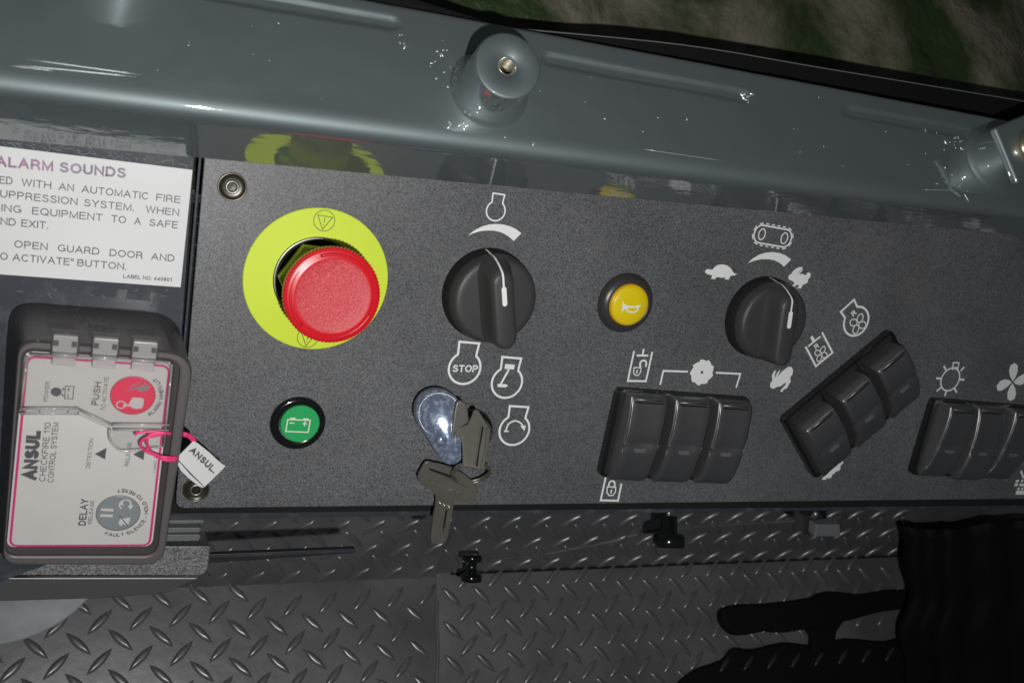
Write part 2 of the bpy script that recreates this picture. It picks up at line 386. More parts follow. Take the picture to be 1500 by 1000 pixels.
def text(ink, s, p0, p1, h, bold=0.0):
    """print s along p0->p1 (photo positions on ink's plane); h = cap height in mm"""
    o = ink.z(); A = ink.pl(*p0, o); B = ink.pl(*p1, o); L = B - A; ex = L.normalized(); ey = ink.pl.n.cross(ex)
    wt = (0.14 + bold * 4) * h; gap = 0.27 + bold * 3
    units = sum(GL[c][0] for c in s) + gap * (len(s) - 1); sx = (L.length - wt) / max(units, 1e-3) if units > 0.01 else h
    if len(s) == 1: sx = min(sx, h)
    hh = h - wt; x = 0.0
    for c in s:
        for k, st in enumerate(GL[c][1]):
            off = ink.pl.n * (0.003 * k)
            pts = [A + off + ex * (wt / 2 + (x + px_) * sx) + ey * (wt / 2 + py_ * hh) for px_, py_ in st]
            if len(pts) > 8 and (pts[0] - pts[-1]).length < 1e-4: ink.ribbon(pts[:-1], wt, True)
            else:
                pts[0] = pts[0] + (pts[0] - pts[1]).normalized() * (wt / 2 if c not in 'CSG' else 0); pts[-1] = pts[-1] + (pts[-1] - pts[-2]).normalized() * (wt / 2 if c not in 'CSG' else 0)
                ink.ribbon(pts, wt, False)
        x += GL[c][0] + gap
def arctext(ink, s, c, r, a0, a1, h, bold=0.0):
    """letters on a circle (centre photo position c, radius r mm) from angle a0 to a1, tops towards the centre"""
    gap = 0.34; ws = [GL[ch][0] + gap for ch in s]; tot = sum(ws); acc = 0
    f = ink.local(c, 1.0); wt = (0.13 + bold * 4) * h; k = math.radians(a1 - a0) * r / tot
    for ch, w in zip(s, ws):
        t = math.radians(a0 + (a1 - a0) * (acc + w / 2) / tot); acc += w
        rd = (math.cos(t), math.sin(t)); tg = (-rd[1], rd[0]); xm = GL[ch][0] / 2
        for st in GL[ch][1]:
            ink.z(); f = ink.local(c, 1.0)
            ink.ribbon([f(rd[0] * (r - y * (h - wt)) + tg[0] * (x - xm) * k, rd[1] * (r - y * (h - wt)) + tg[1] * (x - xm) * k) for x, y in st], wt, False)
def mmpx(pl, c, n=10): return (pl(c[0] + n, c[1]) - pl(c[0], c[1])).length / n
def z1(pts, b, s): return [(b[0] + x * s, b[1] + y * s) for x, y in pts]

# ================================================================== THE CONTROL PANEL
panel = thing('operator_console', P(750, 740), 'long grained black control panel printed with white pictograms', 'console')
TL, BL, BR, TR = P(299, 210), P(256.5, 744.5), P(1620, 729), P(1600, 300)
TL = V((TL.x, TL.y + 16, 0)); TR = V((TR.x, TR.y + 16, 0))
mesh('face_plate', prism(rpoly([TL, BL, BR, TR], [3, 4.5, 3, 3], 8), (0, 0, 1), 0, 3.0), M_PANEL, panel, bevel=0.5)
# folded flange below the face and up its left side
q0, q1 = P(240, 750.5, -6), P(1640, 736, -6)
mesh('lower_flange', prism([q0, q0 + V((0, -3.0, 0)), q1 + V((0, -3.0, 0)), q1], (0, 0, 1), 0, 4), M_SHEET, panel, bevel=0.4)
mesh('backing_tray', prism([P(262, 300, -6), P(240, 752, -6), P(1650, 738, -6), P(1650, 280, -6)], (0, 0, 1), 0, 3), M_GAP, panel)
e0, e1 = P(295.5, 215, 0.3), P(254, 722, 0.3)
mesh('edge_strip', prism([e0 + V((-1.1, 12, 0)), e1 + V((-1.1, 0, 0)), e1, e0 + V((0, 12, 0))], (0, 0, 1), 0, 4), M_SHEET, panel, bevel=0.3)

def engine(c, rpx, w, name, up=(0, -1), neck=1.75, nw=0.62, extra=None, body=None):
    ink = Ink(PANEL); k = mmpx(PANEL, c) * rpx
    a = PANEL(*c); b = PANEL(c[0] + up[0] * 20, c[1] + up[1] * 20); d = (b - a); ang = math.atan2(d.y, d.x) - math.pi / 2 if up != (0, -1) else 0.0
    f = ink.local(c, k, ang)
    g = math.degrees(math.acos(nw * 0.95))
    pts = [(-nw * 1.02, neck), (-nw * 0.95, 1.0)] + circ(1, 40, 180 - g, 360 + g)[0:] + [(nw * 0.95, 1.0), (nw * 1.02, neck)]
    ink.lring(f, pts, w)
    if extra: extra(ink, f, k)
    return ink.done(name, M_WHITE, panel)
engine((726.3, 309), 13.6, 0.65, 'engine_symbol', neck=1.72)
def x_stop(ink, f, k): text(ink, 'STOP', (662.5, 544.5), (699.5, 545), 3.3, 0.012)
engine((680.7, 539), 23, 1.0, 'engine_stop_symbol', extra=x_stop, neck=1.6)
def x_crank(ink, f, k):
    ink.fill(z1([(516, 138), (562, 142), (558, 165), (513, 161)], (580, 490), .31))
    ink.line(z1([(533, 165), (492, 240)], (580, 490), .31), 1.0)
    ink.fill(z1([(480, 232), (522, 234), (530, 240), (520, 249), (480, 247)], (580, 490), .31))
engine((742.7, 560), 22, 1.0, 'engine_run_symbol', extra=x_crank, neck=1.6)
def x_start(ink, f, k):
    ink.line(z1([(520, 452), (530, 425), (550, 410), (572, 408), (592, 420), (603, 440)], (580, 490), .31), 0.75, smooth=True)
    ink.fill(z1([(588, 432), (614, 428), (607, 455)], (580, 490), .31))
    ink.line(z1([(510, 455), (532, 457)], (580, 490), .31), 0.7)
engine((753.6, 629.5), 21.6, 1.0, 'engine_start_symbol', extra=x_start, neck=1.55)

def fanloops(ink, f, r, w, cx_=0, cy_=0):
    for a in (35, 125, 215, 305):
        t = math.radians(a); c_, s_ = math.cos(t), math.sin(t)
        L = [(0.55 + 0.42 * math.cos(u), 0.33 * math.sin(u)) for u in [2 * math.pi * i / 14 for i in range(14)]]
        ink.lring(f, [(cx_ + r * (x * c_ - y * s_), cy_ + r * (x * s_ + y * c_)) for x, y in L], w); 
def x_rfan(ink, f, k):
    fanloops(ink, f, 0.72, 0.6, 0.02, -0.25)
    text(ink, 'R', (1250, 464), (1256.5, 457.5), 3.0, 0.02)
engine((1254.3, 470.5), 17.5, 1.15, 'reverse_fan_engine_symbol', up=(-42, -74), extra=x_rfan, neck=1.45, nw=0.6)

ink = Ink(PANEL)
ink.fill(z1([(305, 303), (340, 276), (380, 256), (415, 246), (450, 243), (490, 246), (530, 257), (560, 272), (585, 292), (545, 332), (520, 310), (495, 294), (470, 284), (440, 278), (405, 277), (370, 281), (335, 291)], (600, 260), .28))
ink.done('throttle_wedge', M_WHITE, panel)
ink = Ink(PANEL)
ink.fill(z1([(328, 260), (355, 236), (385, 218), (420, 207), (455, 204), (490, 209), (520, 221), (548, 242), (512, 278), (490, 259), (465, 246), (435, 240), (400, 240), (365, 247)], (1000, 310), .29))
ink.done('speed_wedge', M_WHITE, panel)
# crawler track
ink = Ink(PANEL)
c = (1000 + 456 * .29, 310 + 124 * .29); f = ink.local(c, mmpx(PANEL, c) * .29, math.radians(-1.0))
st = circ(34, 14, 90, 270, -62, 0) + circ(34, 14, -90, 90, 62, 0)
ink.lring(f, [(x, y * 1.1) for x, y in st], 0.75)
per = []
N = 400; L = st + [st[0]]; tot = [0]
for i in range(len(L) - 1): tot.append(tot[-1] + math.hypot(L[i + 1][0] - L[i][0], L[i + 1][1] - L[i][1]))
f2 = ink.local(c, mmpx(PANEL, c) * .29, math.radians(-1.0))
def at(s_):
    s_ %= tot[-1]
    for i in range(len(L) - 1):
        if tot[i + 1] >= s_:
            t = (s_ - tot[i]) / max(1e-6, tot[i + 1] - tot[i]); return (L[i][0] * (1 - t) + L[i + 1][0] * t, L[i][1] * (1 - t) + L[i + 1][1] * t)
for k in range(16):
    a = at(tot[-1] * k / 16); b = at(tot[-1] * (k + .55) / 16)
    cxx = max(-62, min(62, (a[0] + b[0]) / 2)); 
    def push(p, d=8):
        q = max(-62, min(62, p[0])); vx, vy = p[0] - q, p[1]; l = math.hypot(vx, vy); return (p[0] + vx / l * d, (p[1] + vy / l * d) * 1.1)
    ink.lring(f2, [push(a), push(b)], 0.55, False)
for x, w_ in ((-57, 0), (60, 0)):
    f3 = ink.local(c, mmpx(PANEL, c) * .29, math.radians(-1.0)); ink.lring(f3, circ(16, 20, 0, 360, x, 0, 23), 0.6)
ink.done('crawler_track_symbol', M_WHITE, panel)
ZE = (1000, 310)
ink = Ink(PANEL)
ink.fill(z1([(112, 303), (116, 295), (127, 290), (150, 293), (158, 283), (170, 273), (187, 267), (207, 267), (227, 273), (243, 286), (254, 303), (260, 312), (275, 314), (262, 322), (242, 324), (232, 343), (211, 341), (217, 331), (200, 334), (180, 331), (168, 332), (163, 341), (143, 339), (150, 322), (133, 318), (118, 312)], ZE, .29))
ink.done('turtle_symbol', M_WHITE, panel)
ink = Ink(PANEL)
ink.fill(z1([(533, 335), (536, 322), (549, 314), (556, 302), (572, 288), (588, 280), (607, 280), (603, 290), (584, 306), (580, 314), (607, 288), (605, 297), (588, 316), (604, 314), (622, 322), (626, 312), (636, 306), (647, 313), (645, 330), (634, 342), (632, 357), (618, 366), (606, 370), (598, 388), (574, 386), (590, 376), (580, 368), (562, 380), (554, 372), (566, 362), (552, 348), (540, 345)], ZE, .29))
ink.done('rabbit_symbol', M_WHITE, panel)
ink = Ink(PANEL)
ink.fill(z1([(441, 878), (444, 864), (453, 852), (450, 828), (462, 804), (472, 800), (466, 822), (464, 842), (478, 812), (492, 796), (486, 818), (476, 836), (500, 808), (524, 790), (534, 782), (550, 784), (558, 800), (554, 822), (543, 838), (546, 856), (536, 874), (526, 892), (508, 898), (505, 910), (492, 906), (502, 892), (518, 876), (522, 862), (506, 872), (494, 882), (476, 884), (460, 894), (446, 890)], ZE, .29))
ink.done('running_rabbit_symbol', M_WHITE, panel)
ink = Ink(PANEL)
ink.fill(z1([(550, 780), (565, 742), (615, 700), (635, 645), (720, 590), (800, 530), (860, 480), (900, 468), (922, 438), (948, 462), (905, 508), (880, 540), (892, 578), (845, 622), (812, 618), (780, 662), (735, 688), (735, 722), (680, 762), (652, 738), (620, 775)], (1160, 640), .08))
ink.done('small_turtle_symbol', M_WHITE, panel)
# hydraulic cylinder with reversing fan
ink = Ink(PANEL)
ink.line(z1([(621, 681), (673, 780), (757, 711), (704, 609)], ZE, .29), 1.15)
ink.line(z1([(634, 680), (696, 630)], ZE, .29), 1.05)
ink.line(z1([(650, 630), (662, 652)], ZE, .29), 1.7)
text(ink, 'R', z1([(672, 697)], ZE, .29)[0], z1([(692, 681)], ZE, .29)[0], 2.9, 0.02)
f = ink.local(z1([(699, 718)], ZE, .29)[0], 4.3, math.radians(45)); fanloops(ink, f, 1.0, 0.55)
ink.done('reverse_fan_cylinder_symbol', M_WHITE, panel)
ZF = (850, 490)
ink = Ink(PANEL)
ink.line(z1([(303, 92), (268, 260), (370, 262), (406, 97)], ZF, .26), 0.95)
ink.line(z1([(318, 117), (383, 118)], ZF, .26), 0.95)
ink.line(z1([(357, 80), (352, 112)], ZF, .26), 0.95)
ink.line(z1([(303, 185), (343, 187), (341, 208), (328, 228), (312, 230), (300, 215)], ZF, .26), 0.5, True)
ink.line(z1([(338, 186), (338, 160), (350, 146), (366, 148), (372, 160), (369, 180)], ZF, .26), 0.95, smooth=True)
ink.line(z1([(321, 198), (318, 218)], ZF, .26), 0.7)
ink.done('unlocked_cylinder_symbol', M_WHITE, panel)
ink = Ink(PANEL)
ink.line(z1([(147, 785), (115, 932), (213, 934), (232, 838)], ZF, .26), 1.0)
ink.line(z1([(152, 856), (200, 859), (198, 885), (184, 904), (166, 906), (150, 890)], ZF, .26), 0.6, True)
ink.line(z1([(159, 854), (165, 832), (180, 823), (193, 832), (194, 856)], ZF, .26), 0.9, smooth=True)
ink.line(z1([(176, 872), (173, 894)], ZF, .26), 0.8)
ink.done('locked_cylinder_symbol', M_WHITE, panel)
ink = Ink(PANEL)
ink.line(z1([(450, 282), (468, 204), (606, 208)], ZF, .26), 0.95)
ink.line(z1([(764, 214), (902, 221), (878, 298)], ZF, .26), 0.95)
ink.done('bracket_line', M_WHITE, panel)
ink = Ink(PANEL)
c = z1([(686, 212)], ZF, .26)[0]; f = ink.local(c, mmpx(PANEL, c) * .26)
pts = []
for k in range(9):
    for j in range(6):
        a = 2 * math.pi * (k + j / 6) / 9; r = 58 + 9 * (j / 5); pts.append((r * math.cos(a), r * math.sin(a)))
ink.lfill(f, pts); ink.done('saw_blade_symbol', M_WHITE, panel)
ink2 = Ink(PANEL, 0.1); f = ink2.local(c, mmpx(PANEL, c) * .26); ink2.lfill(f, circ(8, 12)); ink2.done('saw_blade_hole', M_PANEL, panel)
ZH = (1310, 500)
ink = Ink(PANEL)
c = z1([(328, 222)], ZH, .25)[0]; f = ink.local(c, mmpx(PANEL, c) * 11.5); ink.lring(f, circ(1.15, 28), 0.9)
ink.line(z1([(342, 168), (345, 124), (379, 124), (371, 166)], ZH, .25), 0.75)
ink.line(z1([(340, 152), (372, 153)], ZH, .25), 0.6)
for a, b in (((290, 143), (303, 167)), ((410, 150), (388, 172)), ((246, 215), (275, 217)), ((411, 224), (382, 222)), ((248, 291), (273, 270)), ((296, 320), (305, 290)), ((366, 298), (350, 270))):
    ink.line(z1([a, b], ZH, .25), 1.15)
ink.done('work_light_symbol', M_WHITE, panel)
ink = Ink(PANEL)
c = z1([(693, 238)], ZH, .25)[0]; f = ink.local(c, mmpx(PANEL, c) * 20, math.radians(6))
for a in (20, 110, 200, 290):
    t = math.radians(a); ink.lfill(f, [(x * math.cos(t) - y * math.sin(t), x * math.sin(t) + y * math.cos(t)) for x, y in [(0.06, 0), (0.2, -0.2), (0.5, -0.38), (0.85, -0.4), (1.08, -0.2), (1.05, 0.08), (0.8, 0.2), (0.45, 0.16)]])
ink.done('fan_symbol', M_WHITE, panel)
ink = Ink(PANEL)
for a, b, w in (((742, 757), (758, 800), 1.4), ((712, 818), (730, 816), 1.6), ((742, 816), (756, 815), 1.6), ((705, 838), (724, 838), 1.8), ((733, 839), (790, 839), 1.8), ((722, 862), (734, 862), 1.6), ((744, 862), (756, 862), 1.6), ((712, 884), (800, 884), 2.6)):
    ink.line(z1([a, b], ZH, .25), w)
ink.done('washer_symbol', M_WHITE, panel)

# cup screws in the panel's corners
def screw(c, r, name='screw'):
    b = P(*c)
    o = mesh(name, lathe([(r, 0), (r, 0.7), (r * 0.95, 1.0), (r * 0.88, 0.8), (r * 0.84, 0.3)], b, n=40, cap=False), M_BOLT, panel, smooth=True)
    mesh('cup', lathe([(r * 0.88, 0.6), (r * 0.8, 0.3), (r * 0.6, 0.12), (0.01, 0.1)], b, n=40, cap=False), M_BOLTD, o, smooth=True)
    mesh('head', lathe([(r * 0.5, 0.1), (r * 0.48, 1.0), (r * 0.44, 1.4), (r * 0.36, 1.4), (r * 0.33, 1.2)], b, n=36, cap=False), M_STEEL, o, smooth=True)
    mesh('hex_socket', lathe([(r * 0.35, 1.25), (r * 0.31, 0.3), (0.01, 0.25)], b, n=6, cap=False), M_BOLTD, o)
screw((340, 273.5), 5.6); screw((287, 716), 5.4)

# ================================================================== LEFT SHEET AND WARNING LABEL
sheet = mesh('side_sheet', prism([P(-120, 150, -1.5), P(-140, 905, -1.5), P(247, 760, -1.5), P(292, 200, -1.5) + V((-1.5, 10, 0))], (0, 0, 1), 0, 3), M_SHEET, bevel=0.4,
     label='scuffed glossy dark metal sheet carrying the white warning label', cat='metal sheet')
rs = random.Random(11); sc = []
def edge_px(x): return 204 + 0.0942 * x
for k in range(60):
    if k < 42: x = rs.uniform(0, 285); y = min(edge_px(x) + 2 + rs.random() ** 1.3 * 14, 209 + 0.124 * x if x < 276 else 400)
    elif k < 50: x, y = rs.uniform(278, 288), rs.uniform(250, 420)
    else: x, y = rs.uniform(20, 265), rs.uniform(424, 436)
    a_ = rs.gauss(-0.1, 0.35); l_ = rs.uniform(1.0, 6) if k < 42 else rs.uniform(0.8, 2.5); cv = rs.gauss(0, 0.25)
    p = P(x, y, -1.47); q = [p + V((math.cos(a_ + t * cv) * l_ * t / 3, math.sin(a_ + t * cv) * l_ * t / 3, 0)) for t in range(4)]
    sc.append(tube(q, [0.02, 0.07, 0.08, 0.02], 4))
mesh('scratches', join(*sc), mat('pale_scratch', (0.38, 0.41, 0.45), 0.5), sheet, kind='stuff')
SHEET = Pl((0, 0, -1.4), (0, 0, 1))
sign = thing('warning_label', P(140, 320, -1.5), 'white paper warning label reading ALARM SOUNDS on the dark sheet', 'label')
mesh('label_sheet', prism([SHEET(-70, 205.5), SHEET(-70, 396.5), SHEET(264.5, 420.5), SHEET(282, 249)], (0, 0, 1), 0.15, 0.05), M_PAPER, sign)
SIGN = Pl((0, 0, -1.25), (0, 0, 1))
a = Ink(SIGN, 0.03); b_ = Ink(SIGN, 0.03); c_ = Ink(SIGN, 0.03)
def word(ink, s, x0, x1, line, h, bold=0.0):
    (xa, ya), (xb, yb) = line; g = lambda x: ya + (yb - ya) * (x - xa) / (xb - xa)
    p0, p1 = z1([(x0, g(x0)), (x1, g(x1))], (0, 200), .24); text(ink, s, p0, p1, h, bold)
l0 = ((0, 184), (768, 255)); word(b_, 'ALARM', -28, 325, l0, 3.75, 0.02); word(c_, 'SOUNDS', 362, 768, l0, 3.75, 0.02)
l1 = ((0, 287), (1100, 408))
for s, x0, x1 in (('ED', -5, 76), ('WITH', 130, 312), ('AN', 358, 450), ('AUTOMATIC', 497, 905), ('FIRE', 952, 1100)): word(a, s, x0, x1, l1, 2.72)
l2 = ((0, 371), (1092, 486))
for s, x0, x1 in (('UPPRESSION', 0, 472), ('SYSTEM.', 512, 816), ('WHEN', 888, 1092)): word(a, s, x0, x1, l2, 2.72)
l3 = ((0, 456), (1083, 562))
for s, x0, x1 in (('ING', 8, 130), ('EQUIPMENT', 195, 624), ('TO', 678, 768), ('A', 818, 860), ('SAFE', 910, 1084)): word(a, s, x0, x1, l3, 2.72)
l4 = ((0, 538), (292, 565))
for s, x0, x1 in (('ND', 2, 96), ('EXIT.', 129, 293)): word(a, s, x0, x1, l4, 2.72)
l5 = ((87, 677), (1063, 764))
for s, x0, x1 in (('OPEN', 86, 290), ('GUARD', 352, 605), ('DOOR', 668, 870), ('AND', 922, 1063)): word(a, s, x0, x1, l5, 2.72)
l6 = ((0, 751), (770, 815))
for s, x0, x1 in (('O', 0, 54), ('ACTIVATE"', 76, 448), ('BUTTON.', 471, 770)): word(a, s, x0, x1, l6, 2.72)
l7 = ((752, 863), (1048, 886)); word(a, 'LABEL NO. 440801', 752, 1048, l7, 1.5, 0.01)
a.done('lettering', M_INK, sign); b_.done('alarm_lettering', M_INKV, sign); c_.done('sounds_lettering', M_INKV2, sign)

# ================================================================== EMERGENCY STOP
es = thing('emergency_stop_button', P(461, 407), 'red mushroom emergency stop button on a round lime yellow plate', 'stop button')
c0 = (P(354, 412) + P(569, 404)) / 2; c0 = V((c0.x, (P(473, 300).y + P(452, 514).y) / 2, 0))
top = P(487.8, 433.5, 34); lean = V(((top.x - c0.x) / 34, (top.y - c0.y) / 34, 1)).normalized()
mesh('legend_plate', lathe([(29.6, 0.0), (29.6, 0.7), (29.3, 0.9), (17.6, 0.9), (17.4, 0.2)], c0, n=96, cap=False), M_LIME, es, bevel=0)
mesh('plate_recess', lathe([(17.6, 0.3), (0.01, 0.3)], c0, n=48, cap=False), M_GAP, es)
mesh('rim_ring', lathe([(17.9, 0.85), (17.9, 1.5), (17.3, 1.8), (16.7, 1.5), (16.5, 0.6)], c0, n=72, cap=False), M_STEEL, es, smooth=True)
mesh('hex_nut', lathe([(16.3, 1.0), (16.3, 5.2), (15.6, 5.8), (12.3, 6.0)], c0, n=6, cap=False), M_OLIVE, es, bevel=0.3)
mesh('collar', lathe([(12.6, 0.5), (12.6, 14), (12.0, 16), (11, 16.5), (11.0, 24)], c0, lean, n=64, cap=False), M_OLIVE, es, smooth=True)
R_ = 18.7
hd = c0 + lean * 34 - lean * 0
mesh('mushroom_head', lathe([(12.0, -11), (13.2, -7.0), (R_ - 2.0, -5.2), (R_ - 0.5, -4.4), (R_, -3.8), (R_, -1.6), (R_ - 0.5, -0.6), (R_ - 1.6, -0.1), (14.6, 0.45), (13.9, 0.4), (13.5, 0.2)], hd, lean, n=160, cap=False, tooth=(2, 5, -0.45)), M_RED, es, smooth=False, bevel=0)
mesh('head_cap', lathe([(14.2, 0.3), (13.2, 0.1), (7, -0.15), (0.01, -0.2)], hd + lean * 0.15, lean, n=64, cap=False), M_REDTOP, es, smooth=True)
x_, y_, a_ = basis(lean)
for a0, a1 in ((25, 120), (150, 235), (275, 345)):      # raised turn-to-release ribs
    pts = [hd + lean * 0.45 + (x_ * math.cos(math.radians(t)) + y_ * math.sin(math.radians(t))) * 16.0 for t in range(a0, a1, 5)]
    k = len(pts); mesh('release_arrow', tube(pts, [0.12 + 0.6 * (i / k) for i in range(k)], 8), M_RED, es, smooth=True)
for cc, k in (((475, 323.2), 1), ((450.7, 494), 1)):
    ink = Ink(Pl((0, 0, 0.9), (0, 0, 1)), 0.03)
    f = ink.local(cc, 4.25); ink.lring(f, circ(1, 36), 0.32)
    f = ink.local(cc, 4.25); ink.lring(f, [(-0.68, 0.46), (0.75, 0.40), (-0.05, -0.86)], 0.34)
    f = ink.local(cc, 4.25); ink.lring(f, [(0.03, 0.28), (0.0, -0.22)], 0.34, False)
    f = ink.local(cc, 4.25); ink.lring(f, [(0.0, -0.38), (-0.01, -0.5)], 0.34, False)
    ink.done('stop_symbol', M_LIMEINK, es)

# ================================================================== LAMPS AND HORN BUTTON
c = (P(394, 619) + P(477, 618)) / 2
lp = thing('battery_indicator_lamp', c, 'green round indicator lamp with a white battery symbol', 'indicator lamp')
mesh('bezel', lathe([(11.7, 0), (11.7, 1.0), (11.2, 1.9), (10.2, 2.3), (8.6, 1.8), (8.1, 1.6)], c, n=72, cap=False), M_GLOSSBLK, lp, smooth=True)
lc = V((c.x + 0.6, c.y + 0.3, 0))
mesh('lens', lathe([(8.3, 1.3), (8.2, 2.5), (7.8, 2.8), (0.01, 2.9)], lc, n=64, cap=False), M_GREEN, lp, smooth=False)
ink = Ink(Pl((0, 0, 2.95), (0, 0, 1)), 0.02); ZC = (350, 540)
ink.line(z1([(447, 464), (653, 470), (634, 580), (429, 572)], ZC, .16), 0.5, True)
ink.line(z1([(470, 453), (518, 454)], ZC, .16), 0.6); ink.line(z1([(590, 458), (637, 461)], ZC, .16), 0.6)
ink.line(z1([(462, 495), (507, 497)], ZC, .16), 0.45); ink.line(z1([(583, 500), (624, 502)], ZC, .16), 0.45); ink.line(z1([(606, 480), (600, 523)], ZC, .16), 0.45)
ink.done('battery_symbol', M_CREAM, lp)
c = V((((P(878, 448) + P(952, 437)) / 2).x, ((P(923, 403) + P(911, 483)) / 2).y, 0))
hb = thing('horn_button', c, 'yellow round horn button in a thick dark ring', 'push button')
mesh('bezel', lathe([(14.2, 0), (14.2, 0.8), (13.2, 2.6), (11.0, 4.2), (10.2, 4.2), (9.9, 2.5)], c, n=72, cap=False), M_BEZEL, hb, smooth=True)
mesh('button_rim', lathe([(9.9, 2.0), (9.8, 4.6), (9.3, 5.2), (8.9, 5.0)], c, n=72, cap=False), M_YELRIM, hb, smooth=True)
mesh('button_face', lathe([(9.1, 4.8), (8.9, 5.4), (8.4, 5.7), (4, 5.95), (0.01, 6.0)], c, n=72, cap=False), M_YEL, hb, smooth=True)
ink = Ink(Pl((0, 0, 6.0), (0, 0, 1)), 0.05); ZD = (840, 380)
ink.fill(z1([(602, 500), (612, 530), (630, 552), (665, 565), (720, 570), (775, 563), (820, 553), (812, 575), (790, 588), (740, 592), (690, 590), (650, 594), (622, 610), (600, 628), (583, 643), (594, 600), (600, 550)], ZD, .12))
ink.line(z1([(790, 585), (785, 615), (755, 637), (715, 643), (675, 635), (650, 612), (648, 595)], ZD, .12), 0.6, smooth=True)
ink.done('horn_symbol', M_WHITE, hb)

# ================================================================== ROTARY KNOBS
def stadium(L, Wd, z, n=10, off=0.0, wide=None):
    h = L / 2 - Wd / 2; out = []
    for i in range(n + 1):
        t = math.pi * i / n; out.append(V((Wd / 2 * math.cos(t), h + Wd / 2 * math.sin(t) + off, z)))
    for i in range(n + 1):
        t = math.pi + math.pi * i / n; out.append(V((Wd / 2 * math.cos(t), -h + Wd / 2 * math.sin(t) + off, z)))
    return out
def make_knob(c, ang, label, group):
    k = thing('rotary_knob', c, label, 'knob', group, rot=Matrix.Rotation(ang, 3, 'Z'))
    mesh('shadow_ring', lathe([(20.6, 0), (20.4, 2), (20.0, 5.6), (19.0, 6.2)], (0, 0, 0), n=96, cap=False), M_GAP, k, smooth=True, local=True)  # near-black ring added for the shadow crescent under the knob
    mesh('skirt', lathe([(18.6, 5.6), (19.5, 6.1), (19.7, 7.0), (19.6, 8)], (0, 0, 0), n=96, cap=False), M_KNOB, k, smooth=True, local=True)
    mesh('knob_body', lathe([(19.6, 7.9), (19.3, 9.6), (18.8, 11.0), (18.0, 11.9), (16.9, 12.3), (15.2, 12.4), (0.01, 12.4)], (0, 0, 0), n=96, cap=False), M_KNOB, k, smooth=True, local=True)
    lo = [stadium(39.2, 20.0, 10), stadium(39.0, 15.5, 12.4, off=0.1), stadium(38.4, 12.8, 14.4, off=-.2), stadium(36.8, 11.4, 17.5, off=-.8), stadium(35.2, 10.8, 20, off=-1.5), stadium(34.0, 9.8, 21.6, off=-2.0), stadium(32.4, 8.0, 22.5, off=-2.3), stadium(30, 5.4, 22.8, off=-2.3)]
    for l in lo:
        for p in l:
            if p.y > 0 and p.z > 11: p.z -= 0.0
    mesh('grip', loft(lo, False, True), M_KNOB, k, smooth=True, local=True)
    # white pointer: down the sloping nose and along the top
    rb = []
    path = [(0, 20.6, 2.6), (0, 20.3, 5.8), (0, 19.8, 9.0), (0, 19.5, 12.4), (0, 19.1, 14.2), (0, 17.75, 17.5), (0, 16.25, 20), (0, 15.15, 21.65), (0, 14.05, 22.55), (0, 12.9, 22.85), (0, 8, 22.85)]
    n = len(path)
    vs = [V((x - 0.42, y + 0.12, z + 0.06)) for x, y, z in path] + [V((x + 0.42, y + 0.12, z + 0.06)) for x, y, z in path]
    fs = [(i, i + 1, n + i + 1, n + i) for i in range(n - 1)]
    st = [V((p.x, p.y + 4.6, 22.75)) for p in stadium(8.5, 2.1, 0, 8)]
    vs2, fs2 = prism(st, (0, 0, 1), 0.32)
    mesh('pointer', join((vs, fs), (vs2, fs2)), M_WHITE, k, local=True)
    return k
g_kn = 'pair of black rotary knobs on the panel'
kc = P(722, 437, 8); kc.z = 0; make_knob(kc, math.radians(15), 'black rotary throttle knob right of the red stop button, below an engine pictogram', g_kn)
kc2 = P(1128, 470, 8); kc2.z = 0; make_knob(kc2, math.radians(8), 'black rotary speed knob between the turtle and rabbit pictograms', g_kn)

# ================================================================== ROCKER SWITCH BANKS
PITCH = 24.8
def rocker_mesh(wd=23.0, tilt=0.0):
    prof = [(21.4, 2), (22.0, 6), (22.0, 8.6), (21.7, 10.0), (20.9, 10.9), (19.4, 11.5), (16, 12.3), (10, 13.1), (4, 13.4), (1.0, 13.1), (-0.9, 12.3), (-2.1, 12.2), (-3.2, 13.0), (-7, 12.8), (-13, 11.7), (-18.5, 10.0), (-21.5, 8.4), (-23.0, 6.4), (-23.6, 4.4), (-23.5, 2)]
    loops = []
    for y, z in prof:
        if tilt > 0.125 and y > 0: y *= 0.78
        h = wd / 2 * (1 - 0.02 * max(0, y - 20) - 0.035 * max(0, -20.5 - y) ** 1.4); zz = z + y * math.tan(tilt) + (2.0 if tilt > 0.125 and z > 6.5 else 0)
        b = 1.3
        t_ = 0.9; ze = zz + (0.75 if -2.5 < y < 0 else 0.0); loops.append([V((-h, y, 0)), V((-h + t_, y, ze - b)), V((-h + t_ + 0.3, y, ze - 0.35)), V((-h + t_ + b, y, ze)), V((-h / 2, y, zz - 0.35)), V((h / 2, y, zz - 0.35)), V((h - t_ - b, y, ze)), V((h - t_ - 0.3, y, ze - 0.35)), V((h - t_, y, ze - b)), V((h, y, 0))])
    vs, fs = loft(loops, True, True, closed=False)
    return vs, fs
def prof_z(y, tilt):
    pr = [(22.0, 8.6), (21.7, 10.0), (20.9, 10.9), (19.4, 11.5), (16, 12.3), (10, 13.1), (4, 13.4), (1.0, 13.1), (-0.9, 12.3), (-2.1, 12.2), (-3.2, 13.0), (-7, 12.8), (-13, 11.7)]
    if tilt > 0.125 and y > 0: y /= 0.78
    for (a0, z0), (a1, zz1) in zip(pr, pr[1:]):
        if a0 >= y >= a1: return z0 + (zz1 - z0) * (a0 - y) / (a0 - a1) + (y * 0.78 if tilt > 0.125 else y) * math.tan(tilt) + (2.0 if tilt > 0.125 else 0)
    return 12
_rk = {}
